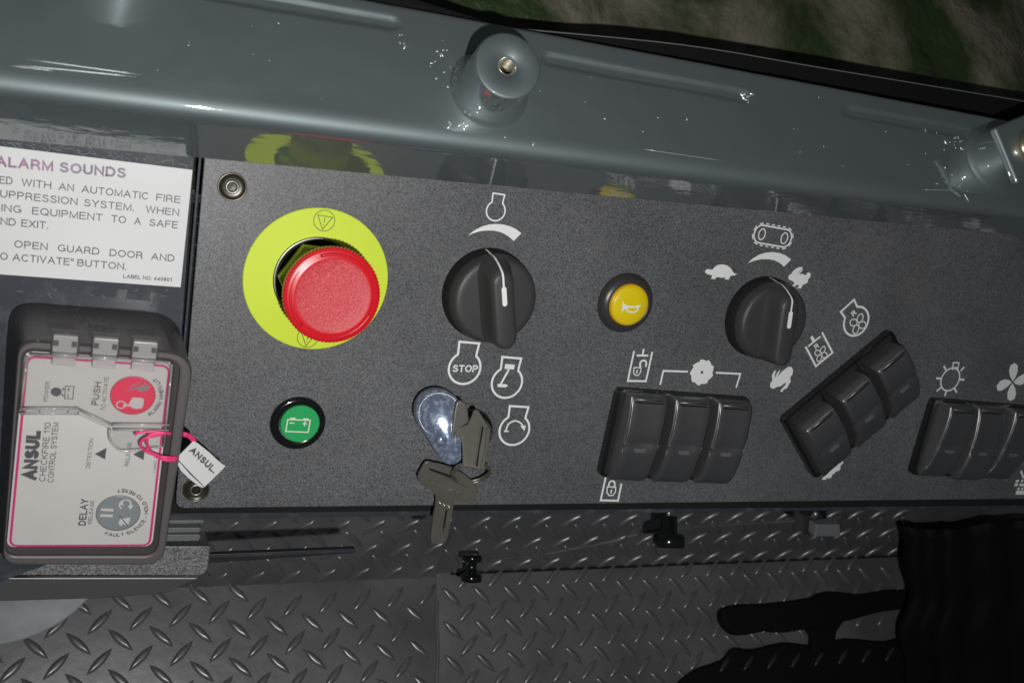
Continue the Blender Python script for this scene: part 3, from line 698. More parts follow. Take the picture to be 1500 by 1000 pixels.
def rocker(c, ang, label, group, tilt=0.0):
    k = thing('rocker_switch', c, label, 'rocker switch', group, rot=Matrix.Rotation(ang, 3, 'Z'))
    if tilt not in _rk:
        h = mesh('housing', box((0, 0, 0.5), 24.4, 45, 5.5), M_BLACK, k, local=True, bevel=0.6)
        sl = mesh('housing_slot', join(*[box((x, 21.6, 3.2), 2.4, 1.2, 1.6) for x in (-7, -2)], box((6, 21.5, 3.2), 6.5, 1.4, 1.6)), M_GAP, k, local=True)
        p = mesh('paddle', rocker_mesh(21.9, tilt), M_ROCK, k, local=True, smooth=False)
        p.data.polygons.foreach_set('use_smooth', [True] * len(p.data.polygons))
        md = p.modifiers.new('b', 'BEVEL'); md.width = 0.0009; md.segments = 3; md.limit_method = 'ANGLE'; md.angle_limit = math.radians(50); md.harden_normals = True
        kk = 0.78 if tilt > 0.125 else 1.0
        zt = prof_z(20.2 * kk, tilt)
        g = mesh('grip_rib', join(tube([V((-7.8, 20.2 * kk, zt - .05)), V((7.8, 20.2 * kk, zt - .05))], 0.4, 8)), M_ROCK, p, local=True, smooth=True)
        g2 = mesh('grip_groove', box((0, 18.9 * kk, prof_z(18.9 * kk, tilt) - .15), 15.2, 0.6, 0.3), M_GAP, p, local=True)
        zz = prof_z(-4.6, tilt)
        wv = [V((x, y - 4.6, zz - 0.30 + y * 0.06)) for x, y in [(q.x, q.y) for q in [V((w.y, w.x, 0)) for w in stadium(6.2, 2.2, 0, 6)]]]
        w = mesh('indicator_window', prism(wv, (0, 0, 1), 0.35), mat('smoked_window', (0.13, 0.13, 0.135), 0.35), p, local=True)
        _rk[tilt] = k
    else:
        src = _rk[tilt]
        for ch in src.children:
            cc = ch.copy(); COL.objects.link(cc); cc.parent = k
            for g in ch.children:
                gg = g.copy(); COL.objects.link(gg); gg.parent = cc
    return k
def bank(c, ang, labels, flabel, tilts, n=3, group=None):
    R2 = Matrix.Rotation(ang, 3, 'Z'); base = V(c)
    fr = thing('switch_frame', base, flabel, 'switch frame', 'black frames holding the rocker switches', rot=R2)
    Wt = PITCH * n + 2.6; Ht = 44.6
    outer = rpoly([V((-Wt / 2, -Ht / 2, 0)), V((Wt / 2, -Ht / 2, 0)), V((Wt / 2, Ht / 2, 0)), V((-Wt / 2, Ht / 2, 0))], 3, 5)
    inner = rpoly([V((-Wt / 2 + 2, -Ht / 2 + 1.2, 0)), V((Wt / 2 - 2, -Ht / 2 + 1.2, 0)), V((Wt / 2 - 2, Ht / 2 - 1.2, 0)), V((-Wt / 2 + 2, Ht / 2 - 1.2, 0))], 2, 5)
    up = lambda l, z, s=1.0: [V((p.x * s, p.y * s, z)) for p in l]
    mesh('bezel', loft([up(outer, 0), up(outer, 3.6), up(outer, 4.4, 0.992), up(inner, 4.4), up(inner, 0.5)], False, False), M_GLOSSBLK, fr, local=True, smooth=False)  # gloss black picked to stand for the shade above the paddles
    for i in range(n):
        off = R2 @ V(((i - (n - 1) / 2) * PITCH, 0, 0))
        rocker(base + off, ang, labels[i], group, tilts[i])
G1 = 'black rocker switches set in rows on the panel'
b1 = (P(905, 571) + P(879, 692)) / 2; b1 = V((b1.x + PITCH * 1.5 - 0.9, b1.y + 0.6, 0))
bank(b1, 0.0, ['black rocker switch between the unlocked and locked padlock pictograms', 'black rocker switch below the saw blade pictogram, middle of its upright row', 'black rocker switch at the right end of the row under the saw blade pictogram'],
     'black frame around the three rocker switches under the saw blade pictogram', [0.0, 0.0, 0.0], group=G1)
a2 = P(1149, 607); b2 = P(1293, 488); dv = (b2 - a2); ang2 = math.atan2(dv.y, dv.x); R2 = Matrix.Rotation(ang2, 3, 'Z')
cb2 = a2 + dv / 2 + R2 @ V((0, -26, 0)) + V((-3.2, 3.2, 0)); cb2.z = 0
bank(cb2, ang2, ['lowest left rocker of the slanted row, its tail above the small turtle pictogram', 'middle rocker of the slanted row of three switches', 'topmost rocker of the slanted row, nearest the engine pictogram with an R'],
     'black slotted frame of the slanted row of rocker switches', [0.13, 0.13, 0.13], group=G1)
b3 = (P(1358, 588) + P(1332, 694)) / 2; b3 = V((b3.x + PITCH * 1.5 + 0.2, b3.y + 2, 0))
bank(b3, 0.0, ['black rocker switch right below the work light pictogram, bottom pressed in', 'black rocker switch standing highest, second from the left below the light and fan pictograms', 'black rocker switch cut off by the right picture edge, below the fan pictogram'],
     'black frame around the rockers below the work light and fan pictograms', [0.12, -0.04, 0.12], group=G1)

# ================================================================== KEY SWITCH AND KEYS
ks = thing('ignition_switch', P(688, 632), 'round ignition switch with a bluish chrome dust cover swung aside', 'ignition switch')
kc = P(686, 628)
mesh('collar', lathe([(10.6, 0), (10.6, 3), (10.2, 4.5), (9.0, 5.2), (8.4, 5.0), (8.2, 3)], kc, n=64, cap=False), M_GLOSSBLK, ks, smooth=True)
mesh('washer', lathe([(12.6, 0), (12.6, 0.6), (12.2, 1.0), (10.4, 1.0)], kc, n=64, cap=False), M_PANEL, ks, smooth=True)
mesh('lock_barrel', lathe([(8.4, 0), (8.4, 8), (7.9, 9.5), (6.5, 10), (0.01, 10)], kc, n=48, cap=False), M_STEEL, ks, smooth=True)
zc = 19
dc = P(647.5, 610.5, zc); rr = (P(680, 610.5, zc) - P(614, 610.5, zc)).length / 2
out = []
for i in range(40):
    t = math.radians(130 + 250 * 0 + i * 0)
pts = []
tail = P(657, 658, zc); tr = 5.2
d = (tail - dc); L_ = d.length; a0 = math.atan2(d.y, d.x); g = math.acos((rr - tr) / L_)
for i in range(41):
    t = a0 + g + (2 * math.pi - 2 * g) * i / 40; pts.append(dc + V((math.cos(t), math.sin(t), 0)) * rr)
for i in range(15):
    t = a0 - g + 2 * g * i / 14; pts.append(tail + V((math.cos(t), math.sin(t), 0)) * tr)
cen = (dc * 0.7 + tail * 0.3)
sc_ = lambda l, s, z: [V((cen.x + (p.x - cen.x) * s, cen.y + (p.y - cen.y) * s, z + 0.304 * (p.x - cen.x) * s - 0.293 * (p.y - cen.y) * s)) for p in l]
cover_c = V((dc.x, dc.y, zc + 0.304 * (dc.x - cen.x) - 0.293 * (dc.y - cen.y)))
cover = mesh('dust_cover', loft([sc_(pts, 0.8, 11), sc_(pts, 0.97, 13), sc_(pts, 1.0, zc - 1.6), sc_(pts, 0.99, zc - 1.1), sc_(pts, 0.96, zc - 0.7), sc_(pts, 0.9, zc - 0.3), sc_(pts, 0.8, zc + 0.2), sc_(pts, 0.62, zc + 0.8), sc_(pts, 0.42, zc + 1.25), sc_(pts, 0.2, zc + 1.5), sc_(pts, 0.05, zc + 1.55)]), M_CHROME, ks, smooth=True)
mesh('cover_ring', tube([q + V((0, 0, 0.1)) for q in [cover_c + V((math.cos(t) * rr * .9, math.sin(t) * rr * .9, 0.304 * math.cos(t) * rr * .9 - 0.293 * math.sin(t) * rr * .9 - 0.25)) for t in [2 * math.pi * i / 48 for i in range(48)]]], 0.22, 6, closed=True), M_STEEL, cover, smooth=True)
mesh('rivet', lathe([(3.0, 0), (2.9, 1.0), (2.2, 1.9), (1.0, 2.3), (0.01, 2.35)], P(646.5, 644, zc + 1.3), n=32, cap=False), M_CHROME, cover, smooth=True)
def keypoly(name, pts, label, extra=None, th=1.3, base=None):
    k = thing('key', base or pts[0], label, 'key', 'flat metal keys on one ring'); return k
# key standing in the lock
k1 = thing('key', P(700, 640, 12), 'metal key standing in the ignition lock, its bow seen at a slant', 'key', 'flat metal keys on one ring')
Zk = (600, 560)
def kp(l, zf): return [P(Zk[0] + x * .14, Zk[1] + y * .14, zf(x, y)) for x, y in l]
zf = lambda x, y: 21 + (y - 300) * 0.022
p3 = kp([(620, 430), (672, 290), (695, 282), (720, 290), (800, 420), (838, 480), (830, 640), (765, 905), (700, 900), (565, 870), (560, 640), (545, 560), (470, 540), (530, 470)], zf)
nk = (p3[4] - p3[1]).cross(p3[8] - p3[1]).normalized(); nk = nk if nk.z > 0 else -nk
mesh('bow', prism(p3, nk, 0, 1.6), M_KEY, k1, bevel=0.25)
q = kp([(752, 452), (775, 470), (730, 720), (712, 880), (690, 870), (700, 760)], lambda x, y: zf(x, y) + 0.35); mesh('slot', prism(q, nk, 0.05, 0.1), M_GAP, k1)
q = kp([(744, 450), (756, 450), (690, 868), (676, 862)], lambda x, y: zf(x, y) + 0.55); mesh('slot_edge', prism(q, nk, 0.3, 0.3), M_STEEL, k1)
q = kp([(805, 478), (840, 482), (828, 650), (775, 905), (745, 900), (790, 650)], lambda x, y: zf(x, y) + 0.9); mesh('raised_edge', prism(q, nk, 0.5, 0.8), M_STEEL, k1, bevel=0.2)
q = kp([(480, 250), (495, 208), (530, 192), (570, 205), (600, 250), (615, 350), (608, 420), (540, 465), (470, 560), (430, 590), (455, 420)], lambda x, y: 21.0 + (y - 200) * 0.004); mesh('key_cover', prism(q, (0, 0, 1), 0.4, 1.4), M_STEEL, k1, bevel=0.4)
q = kp([(420, 600), (470, 540), (540, 470), (560, 560), (540, 660), (470, 670)], lambda x, y: 21.2); mesh('blade', prism(q, (0, 0, 1), 0.3, 1.4), M_KEY, k1, bevel=0.3)
# hanging key
Zh = (600, 660)
zh = lambda x, y: 9.5 - (y - 150) * 0.0035 + (x - 200) * 0.004
k2 = thing('key', P(655, 700, 9), 'metal key hanging from the ring over the lower panel edge', 'key', 'flat metal keys on one ring')
def kh(l, dz=0): return [P(Zh[0] + x * .14, Zh[1] + y * .14, zh(x, y) + dz) for x, y in l]
out = kh([(85, 275), (120, 200), (165, 125), (200, 112), (330, 140), (440, 172), (560, 240), (650, 310), (695, 375), (710, 435), (695, 510), (660, 548), (620, 552), (530, 535), (470, 535), (462, 580), (440, 700), (405, 880), (380, 950), (330, 975), (230, 975), (222, 900), (245, 700), (275, 540), (278, 470), (245, 430), (160, 375), (100, 320)])
mesh('bow', prism(out, (0, 0, 1), 0, 1.7), M_KEY, k2, bevel=0.3)
mesh('bow_slot', prism(kh([(200, 180), (225, 183), (480, 272), (500, 300), (470, 300), (215, 205)], 0.02), (0, 0, 1), 0.03, 0.02), M_GAP, k2)
mesh('slot_edge', tube(smoothpath(kh([(180, 208), (300, 250), (460, 312), (618, 382)], 0.1), 3), 0.3, 6), M_STEEL, k2)
mesh('upper_ridge', tube(smoothpath(kh([(172, 128), (215, 125), (430, 180), (500, 210)], 0.1), 3), 0.3, 6), M_STEEL, k2)
for x, y in ((315, 540), (360, 561), (408, 578)):
    mesh('stamped_dot', lathe([(0.75, 0), (0.7, 0.2), (0.45, 0.3), (0.35, 0.02), (0.01, 0.0)], kh([(x, y)])[0], n=16, cap=False), M_THREAD, k2, smooth=True)
mesh('blade_groove', prism(kh([(375, 615), (398, 612), (372, 780), (345, 860), (350, 780)], 0.02), (0, 0, 1), 0.03, 0.02), M_BOLTD, k2)
sq = [[(148, 290), (165, 325), (190, 345)], [(205, 330), (235, 350), (268, 322)], [(290, 355), (330, 385), (400, 405)], [(410, 415), (440, 405), (470, 430)], [(490, 435), (520, 430), (515, 455)], [(540, 460), (575, 475), (600, 485)]]
mesh('stamped_marks', join(*[tube(kh(l, 0.02), 0.16, 5) for l in sq]), M_THREAD, k2)
# split ring
kr = thing('key_ring', P(700, 690, 12), 'small split ring joining the two keys', 'key ring')
def ringpts(c, ax, ay, n=40): return [c + ax * math.cos(2 * math.pi * i / n) + ay * math.sin(2 * math.pi * i / n) for i in range(n)]
A = P(664, 698, 11.5); B = P(716, 684, 16); cc = (A + B) / 2; ax = (B - A) / 2
ay = (P(700, 704, 10) - P(683, 681, 22)) / 2
for k in (0, 1):
    mesh('coil', tube(ringpts(cc + V((0.2, -0.9, 0.5)) * k, ax, ay), 0.55, 8, closed=True), M_KEY, kr, smooth=True)

# ================================================================== FIRE SUPPRESSION CONTROL BOX
nb = V((0, -math.sin(math.radians(8.2)), math.cos(math.radians(8.2))))
BOX = Pl((8, -112, 41), nb)
cb = thing('control_module', P(130, 780, 0), 'dark fire suppression control box with a clear hinged cover and pale faceplate', 'control box')
front = rpoly([BOX(26, 497), BOX(2, 828), BOX(239, 829), BOX(286, 518)], [6, 6, 8, 10], 8)
front = front[::1]
fc = sum(front, V()) / len(front)
def scl(l, s, off): return [fc + (p - fc) * s + nb * off for p in l]
backc = [P(14, 441, 0), P(-8, 800, -6), P(226, 800, -6), P(272, 462, 0)]
back = rpoly(backc, [9, 6, 8, 14], 8)
mid = [f_ * 0.86 + b * 0.14 for f_, b in zip(front, back)]
mesh('housing', loft([back, mid, scl(front, 1.0, -1.2), scl(front, 0.99, -0.3), scl(front, 0.985, 0)], True, False), M_BOX, cb, smooth=False, bevel=0)
rs = random.Random(5); sc = []
for (x0, y0, n_, sx_, sy_) in ((118, 463, 34, 26, 14), (40, 462, 6, 10, 12), (230, 474, 8, 18, 8)):
    for _ in range(n_):
        u = (x0 + rs.gauss(0, sx_ * .6)) / 272; v = min(0.9, max(0.08, (y0 + rs.gauss(0, sy_ * .5) - 442) / 56))
        A = P(14, 441, 0).lerp(P(272, 462, 0), u); B = BOX(26, 497).lerp(BOX(286, 518), u); q = A.lerp(B, v); q2 = A.lerp(B, min(.95, v + rs.uniform(.03, .16)))
        up_ = V((0, 0.10, 0.05)); sc.append(tube([q + up_, (q + q2) / 2 + up_ + V((rs.gauss(0, .15), 0, 0)), q2 + up_], [0.04, 0.16, 0.04], 4))
mesh('scuffs', join(*sc), mat('pale_scuff', (0.2, 0.18, 0.185), 0.6), cb, kind='stuff')
# front rim and recess holding the faceplate
face = rpoly([BOX(36, 516), BOX(9, 804), BOX(223, 803), BOX(253.5, 530)], [3, 3, 3.5, 3.5], 8)
fo = scl(front, 0.985, 0); fi = [p + nb * 0 for p in face]
mx = lambda t, o_: [a_ * (1 - t) + b * t + nb * o_ for a_, b in zip(fo, fi)]
mesh('front_rim', loft([fo, mx(.12, .35), mx(.45, .45), mx(.55, .1)], False, False), M_BOXRIM, cb, smooth=False)
mesh('rim_channel', loft([mx(.55, .1), mx(.6, -.9), mx(.88, -1.2), mx(.93, -.6), mx(1, -1.6)], False, False), M_BOX, cb, smooth=False)
FACE = Pl(BOX.o - nb * 1.5, nb)
fp = mesh('faceplate', (list(map(lambda p: p - nb * 1.5, face)), [tuple(range(len(face)))]), M_FACE, cb)
ink = Ink(FACE, 0.04)
mg = rpoly([FACE(40.5, 522), FACE(14.5, 799), FACE(219, 798), FACE(248.5, 536)], [3, 3, 3, 3], 6)
ink.ribbon([p + nb * 0.05 for p in mg], 0.85, True); ink.done('magenta_border', M_MAG, cb)
tx = Ink(FACE, 0.05)
text(tx, 'POWER', (69.6, 588), (73.4, 559), 1.4, 0.0)
text(tx, 'PUSH', (143.8, 593.5), (149, 559.6), 2.3, 0.01)
text(tx, 'TO ACTIVATE', (153.8, 601), (159.6, 552), 1.45, 0.0)
text(tx, 'ANSUL', (53.5, 703), (60.2, 631), 4.6, 0.045)
text(tx, 'CHECKFIRE 110', (66.2, 705), (74.9, 619), 2.1, 0.0)
text(tx, 'CONTROL SYSTEM', (78.2, 706.4), (86.4, 618.6), 2.0, 0.0)
text(tx, 'DETECTION', (131.7, 685.3), (137, 642), 1.35, 0.0)
text(tx, 'RELEASE', (188.6, 682.4), (193, 647.6), 1.4, 0.0)
text(tx, 'LABEL NO.', (227.8, 692), (231.5, 661), 0.9, 0.0)
text(tx, 'DELAY', (125.5, 769.3), (129.9, 730.4), 2.6, 0.012)
text(tx, 'RELEASE', (134.6, 767), (138.2, 732.8), 1.4, 0.0)
f = tx.local((82.3, 573.7), 1.75); tx.lfill(f, circ(1, 24))
Z6 = (0, 620)
tx.fill(z1([(578, 186), (651, 148), (641, 219)], Z6, .24)); tx.fill(z1([(812, 188), (886, 150), (876, 223)], Z6, .24))
ZG = (60, 480)
tx.line(z1([(270, 638), (363, 643), (350, 781), (258, 776)], ZG, .1333), 0.3, True)
tx.line(z1([(247, 660), (243, 690)], ZG, .1333), 0.5); tx.line(z1([(240, 726), (236, 752)], ZG, .1333), 0.5)
tx.line(z1([(305, 655), (302, 695)], ZG, .1333), 0.28); tx.line(z1([(285, 675), (322, 677)], ZG, .1333), 0.28); tx.line(z1([(300, 722), (296, 765)], ZG, .1333), 0.28)
rc = (194.8, 579); rr_ = (FACE(228.2, 579) - FACE(161.2, 579)).length / 2
gc = (173.3, 751); gr = (FACE(205.9, 751) - FACE(140.4, 751)).length / 2
arctext(tx, 'ALARM WHEN LIT', rc, rr_ * 1.34, -53, 49, 1.6, 0.012)
arctext(tx, 'FAULT SILENCE - HOLD TO RESET', gc, gr * 1.34, -113, 98, 1.5, 0.012)
tx.done('lettering', M_CHAR, cb)
btn = mesh('alarm_button', lathe([(rr_, 0), (rr_, 0.25), (rr_ - 0.3, 0.45), (0.01, 0.5)], FACE(*rc), nb, n=64, cap=False), M_REDBTN, cb)
ink = Ink(Pl(FACE.o + nb * 0.5, nb), 0.03); 
ink.line([(61 + 0, 0)] and z1([(700 + 0, 0)], (0, 0), 0) + [], 0.1) if False else None
def zg(l): return z1(l, ZG, .1333)
ink.fill(zg([(905, 838), (975, 840), (968, 822), (985, 805), (978, 795), (1000, 790), (995, 772), (1020, 765), (1100, 768), (1132, 785), (1125, 850), (1105, 885), (1040, 890), (1000, 878), (990, 862), (905, 860)]))
f = ink.local(zg([(880, 845)])[0], 1.45); ink.lring(f, circ(1, 24), 0.42)
ink.done('pushing_hand_symbol', M_FACE, btn)
ink = Ink(Pl(FACE.o + nb * 0.5, nb), 0.03)
for l in ([(930, 720), (985, 668), (1010, 640), (1060, 628), (1105, 595), (1110, 570), (1085, 605), (1040, 618), (1000, 630)],
          [(985, 690), (1030, 655), (1080, 650), (1130, 620), (1150, 590), (1148, 625), (1100, 665), (1050, 672)],
          [(1060, 680), (1110, 660), (1160, 635), (1172, 610), (1176, 650), (1130, 690), (1080, 700)],
          [(1085, 708), (1105, 685), (1150, 668), (1192, 630), (1200, 655), (1160, 690), (1125, 690)]): ink.fill(zg(l))
ink.done('flame_symbol', M_GREYBTN, btn)
ink = Ink(Pl(FACE.o + nb * 0.5, nb), 0.03)
f = ink.local(rc, rr_ * 0.985); ink.lring(f, circ(1, 60), 0.18); ink.done('button_outline', M_CHAR, btn)
btn2 = mesh('delay_button', lathe([(gr, 0), (gr, 0.25), (gr - 0.3, 0.45), (0.01, 0.5)], FACE(*gc), nb, n=64, cap=False), M_GREYBTN, cb)
ink = Ink(Pl(FACE.o + nb * 0.5, nb), 0.03)
z6 = lambda l: z1(l, Z6, .24)
ink.fill(z6([(618, 517), (693, 520), (692, 535), (616, 532)])); ink.fill(z6([(613, 553), (690, 555), (688, 571), (611, 568)]))
ink.line(z6([(740, 520), (730, 500), (738, 480), (760, 465)]), 0.55, smooth=True); ink.fill(z6([(722, 490), (745, 468), (756, 500)]))
ink.line(z6([(765, 465), (790, 470), (798, 490), (795, 512)]), 0.55, smooth=True); ink.fill(z6([(780, 500), (815, 500), (795, 525)]))
ink.fill(z6([(722, 610), (735, 578), (748, 580), (798, 572), (780, 622), (748, 612), (740, 626)]))
ink.done('delay_symbol', M_FACE, btn2)
ink = Ink(Pl(FACE.o + nb * 0.5, nb), 0.09); f = ink.local(gc, gr * 0.98); ink.lring(f, circ(1, 60), 0.18); ink.line(z6([(728, 562), (782, 625)]), 0.4)
ink.done('button_outline', M_CHAR, btn2)
# clear cover (a shallow clear lid over the upper part) and its three hinges
CV = Pl(BOX.o + nb * 1.2, nb)
lid = rpoly([CV(39, 520), CV(29, 606), CV(116, 606), CV(166, 629), CV(163, 648), CV(176, 659), CV(236, 655), CV(240, 628), CV(251, 531)], [3, 1, 2, 2, 2, 3, 2, 1, 3], 4)
cov = mesh('clear_cover', prism(lid, nb, 0.9), M_CLEAR, cb)
rib = [smoothpath([CV(30, 598, .9), CV(116, 598, .9)], 2), [CV(29, 605, .9), CV(116, 605.5, .9)], [CV(116, 600, .9), CV(166, 623, .9)], [CV(166, 621, .9), CV(248, 622, .9)], [CV(166, 629, .9), CV(247, 630, .9)],
       [CV(40, 522, .9), CV(30, 600, .9)], [CV(252, 533, .9), CV(240, 655, .9)], [CV(44, 519, .9), CV(248, 531, .9)], smoothpath([CV(160, 629, .9), CV(162, 645, .9), CV(176, 659, .9), CV(200, 659, .9), CV(232, 655, .9)], 4)]
for r_ in rib: mesh('cover_rib', tube(r_, 0.42, 8), M_CLEARRIB, cov, smooth=True)
for x0, x1 in ((38, 57), (59, 98), (101, 113)):
    mesh('cover_rib', prism([CV(x0, 598.5, 0.5), CV(x0, 604, 0.5), CV(x1, 604.5, 0.5), CV(x1, 599, 0.5)], nb, 0.5), M_CLEARHINGE, cov)
for a_, b in (((78, 492), (115, 495)), ((137, 496), (174, 499)), ((195, 501), (231, 504))):
    dx = 0; A = BOX(*a_, .5); B = BOX(*b, .5); ex = (B - A).normalized(); ey = nb.cross(ex)
    Lh = (B - A).length; C0 = (A + B) / 2
    rotm = Matrix((ex, ey, nb)).transposed()
    h = mesh('hinge', box(C0 - ey * 2.0 + nb * 0.2, Lh, 6.4, 3.2, rotm), M_CLEARHINGE, cb, bevel=0.5)
    mesh('hinge_recess', box(C0 - ey * 2.4 - nb * 0.6, Lh + 1.0, 9.0, 2.2, rotm), M_BOX, cb)
    mesh('hinge_pin', tube([C0 - ey * 6.2 - ex * Lh / 2 + nb * 1.2, C0 - ey * 6.2 + ex * Lh / 2 + nb * 1.2], 0.85, 10), M_CLEARRIB, h, smooth=True)
    mesh('hinge_leaf', box(C0 - ey * 8.6 + nb * 0.9, Lh * 0.92, 3.2, 1.0, rotm), M_CLEARHINGE, h, bevel=0.3)
    mesh('knuckle', join(box(C0 - ey * 1.6 + nb * 2.0 - ex * Lh * 0.36, 1.6, 1.9, 0.5, rotm), box(C0 - ey * 1.6 + nb * 2.0 + ex * Lh * 0.36, 1.6, 1.9, 0.5, rotm)), M_CHAR, h)
# seal wire and tag
ZT = (180, 600)
def bw(l, off): return [Pl(BOX.o, nb)(ZT[0] + x * .14, ZT[1] + y * .14, o) for (x, y), o in zip(l, off)]
wire = thing('seal_wire', bw([(480, 250)], [3])[0], 'thin pink seal wire looped through the clear cover', 'wire')
mesh('wire_loop', tube(smoothpath(bw([(125, 262), (160, 238), (250, 230), (340, 228), (430, 240), (500, 248)], [3.5, 3.5, 3.5, 3.5, 3.8, 3.2]), 5), 0.52, 8), M_PINK, wire, smooth=True)
mesh('wire_loop', tube(smoothpath(bw([(430, 252), (320, 275), (240, 295), (185, 345), (200, 395), (250, 425)], [3.5, 4.5, 5, 5, 4.5, 3.5]), 5), 0.52, 8), M_PINK, wire, smooth=True)
mesh('wire_loop', tube(smoothpath(bw([(285, 412), (255, 360), (255, 300), (285, 262), (420, 235)], [3.5, 4, 4.4, 4.2, 3.6]), 5), 0.52, 8), M_PINK, wire, smooth=True)
mesh('wire_loop', tube(smoothpath(bw([(210, 415), (300, 450), (390, 485), (470, 498), (560, 500)], [3.5, 3.5, 3.2, 3.2, 2.2]), 5), 0.6, 8), M_PINK, wire, smooth=True)
mesh('wire_loop', tube(smoothpath(bw([(250, 440), (330, 470), (400, 510), (480, 528), (560, 520)], [3.5, 3.5, 3.2, 3.2, 2.2]), 5), 0.6, 8), M_PINK, wire, smooth=True)
def tz(x, y): return 33 - (x - 560) * 0.012
def tg(l, dz=0): return [P(ZT[0] + x * .14, ZT[1] + y * .14, tz(x, y) + dz) for x, y in l]
mesh('wire_loop', tube(smoothpath([P(256, 633, 20), P(262, 634, 26)] + tg([(640, 245), (690, 260), (735, 295), (757, 330)], -1), 5), 0.6, 8), M_PINK, wire, smooth=True)
mesh('wire_loop', tube(smoothpath([P(256, 636, 20), P(262, 637, 26)] + tg([(640, 268), (680, 280), (715, 310), (735, 345)], -0.6), 5), 0.5, 8), M_PINK, wire, smooth=True)
tgt = thing('seal_tag', tg([(800, 560)])[0], 'white plastic seal tag with black lettering hanging off the box', 'tag')
fold = tg([(560, 500), (735, 325), (780, 345), (900, 440), (1030, 560), (1072, 585), (1000, 660), (850, 805), (830, 780), (700, 650)])
ntag = (fold[5] - fold[0]).cross(fold[1] - fold[0]).normalized(); ntag = ntag if ntag.z > 0 else -ntag
mesh('tag_front', prism(fold, ntag, 0.35, 0.1), M_TAG, tgt, bevel=0.1)
mesh('tag_back', prism(tg([(552, 540), (590, 545), (700, 670), (835, 795), (845, 812), (800, 800), (690, 715), (610, 640)], -2.2), ntag, 0.3, 0.1), M_TAG, tgt)
TG = Pl(fold[0] + ntag * 0.35, ntag); ink = Ink(TG, 0.05)
text(ink, 'ANSUL.', (ZT[0] + 690 * .14, ZT[1] + 432 * .14), (ZT[0] + 945 * .14, ZT[1] + 668 * .14), 2.5, 0.03); ink.done('lettering', M_CHAR, tgt)

# ================================================================== LEDGE, RIBS, ROD, STEEL PLATE
zl = 2
LD = Pl((0, 0, zl), (0, -0.1, 1))
lo = rpoly([LD(-60, 800), LD(-60, 852), LD(304, 843), LD(310, 799)], [2, 2, 5, 2], 8)
mesh('support_ledge', loft([[p + V((0, -4, -22)) for p in lo], [p + V((0, -2.5, -7)) for p in lo], [p + V((0, -0.5, -1.5)) for p in lo], [V((p.x, p.y, p.z)) for p in [sum(lo, V()) / len(lo) + (q - sum(lo, V()) / len(lo)) * 0.985 for q in lo]]]), M_LEDGE, smooth=False,
     label='coarse grained black ledge under the fire suppression box', cat='ledge', bevel=0.8)
sk = [P(-60, 846, -14), P(-60, 882, -14), P(150, 876, -14), P(245, 868, -14), P(292, 846, -14)]
mesh('ledge_skirt', prism(sk, (0, 0, 1), 0, 2), M_ROCK, bevel=0.5, label='smooth dark flange showing just below the grained ledge', cat='flange')
g_r = 'short grey ribs beside the control box'
lab = ['topmost short grey rib beside the control box, under the panel corner', 'middle one of the short grey ribs beside the control box', 'lowest short grey rib, just above the grained ledge']
for i, (x0, x1, y0, y1) in enumerate(((225, 297, 762, 767.5), (225, 292, 773, 780.5), (225, 291, 783, 793))):
    mesh('rib', prism([P(x0, y0, -4), P(x0, y1, -4), P(x1, y1 - 1.2, -4), P(x1 + 3, y0 + 1.5, -4), P(x1, y0 - 0.5, -4)], (0, 0, 1), 0, 5), M_RIB, bevel=0.3, label=lab[i], cat='rib', group=g_r)
rod = thing('flat_rod', P(308, 815, -22), 'thin black flat rod sticking out to the right of the grained ledge', 'rod')
mesh('rod_bar', prism([P(285, 812.5, -22), P(285, 826, -22), P(520, 810, -22), P(520, 803, -22)], (0, 0, 1), 0, 3), M_BLACK, rod, bevel=0.4)
mesh('rod_lip', prism([P(285, 813.5, -21.9), P(285, 817, -21.9), P(519.5, 807.3, -21.9), P(519.5, 804, -21.9)], (0, 0, 1), 0.6, 0.1), M_SHEET, rod, bevel=0.2)
dcn = P(-22, 800, -70); dr = (P(122, 886, -70) - dcn).length
sp = mesh('round_steel_plate', lathe([(dr, -3), (dr + 0.6, -1.5), (dr, 0), (dr - 1.5, 0.4), (0.01, 0.4)], dcn, (0.0, -0.05, 1), n=120, cap=False), M_DISC, smooth=True,
     label='dull steel disc showing below the grained ledge at lower left', cat='steel plate')

# ================================================================== GREY RAIL ABOVE THE PANEL
FAS = Pl(V((0.02329111, -0.83681137, 0.54699566)) * 46.661147, (0.02329111, -0.83681137, 0.54699566))
def edge_y(x): return 232 + (x - 300) * 0.0942
def top_y(x): return 132 + x * 0.1215
TA, TB = FAS(0, top_y(0)), FAS(1500, top_y(1500))
exr = (TB - TA).normalized(); nt_ = exr.cross(V((0, 0.88, -0.475))).normalized(); nt_ = nt_ if nt_.z > 0 else -nt_
RT = Pl(TA, nt_); acr = nt_.cross(exr)
slots = []
for (a0, b0) in (((250, -21), (574, 34)), ((803, 87), (1090, 141)), ((1243, 163), (1428, 197)), ((-400, -140), (90, -52))):
    slots.append((RT(*a0), RT(*b0)))
def segd(p, a, b):
    t = max(0, min(1, (p - a).dot(b - a) / (b - a).length_squared)); return (p - (a + (b - a) * t)).length
def rail_h(p):
    h = 0.0
    for a, b in slots:
        d = segd(p, a, b); t = max(0, min(1, (2.7 - d) / 0.8)); h -= 0.95 * t * t * (3 - 2 * t)
    h += 0.35 * noise.noise(p * 0.03) + 0.1 * noise.noise(p * 0.12)
    return h
baxis = V((-0.1, 0.395, 0.915)).normalized()
rail = thing('dash_rail', FAS(750, edge_y(750)), 'glossy dark grey painted metal rail with threaded bosses above the control panel', 'rail')
NX = 420; rows = []
xs = [-260 + 2160 * i / NX for i in range(NX + 1)]
grid = []
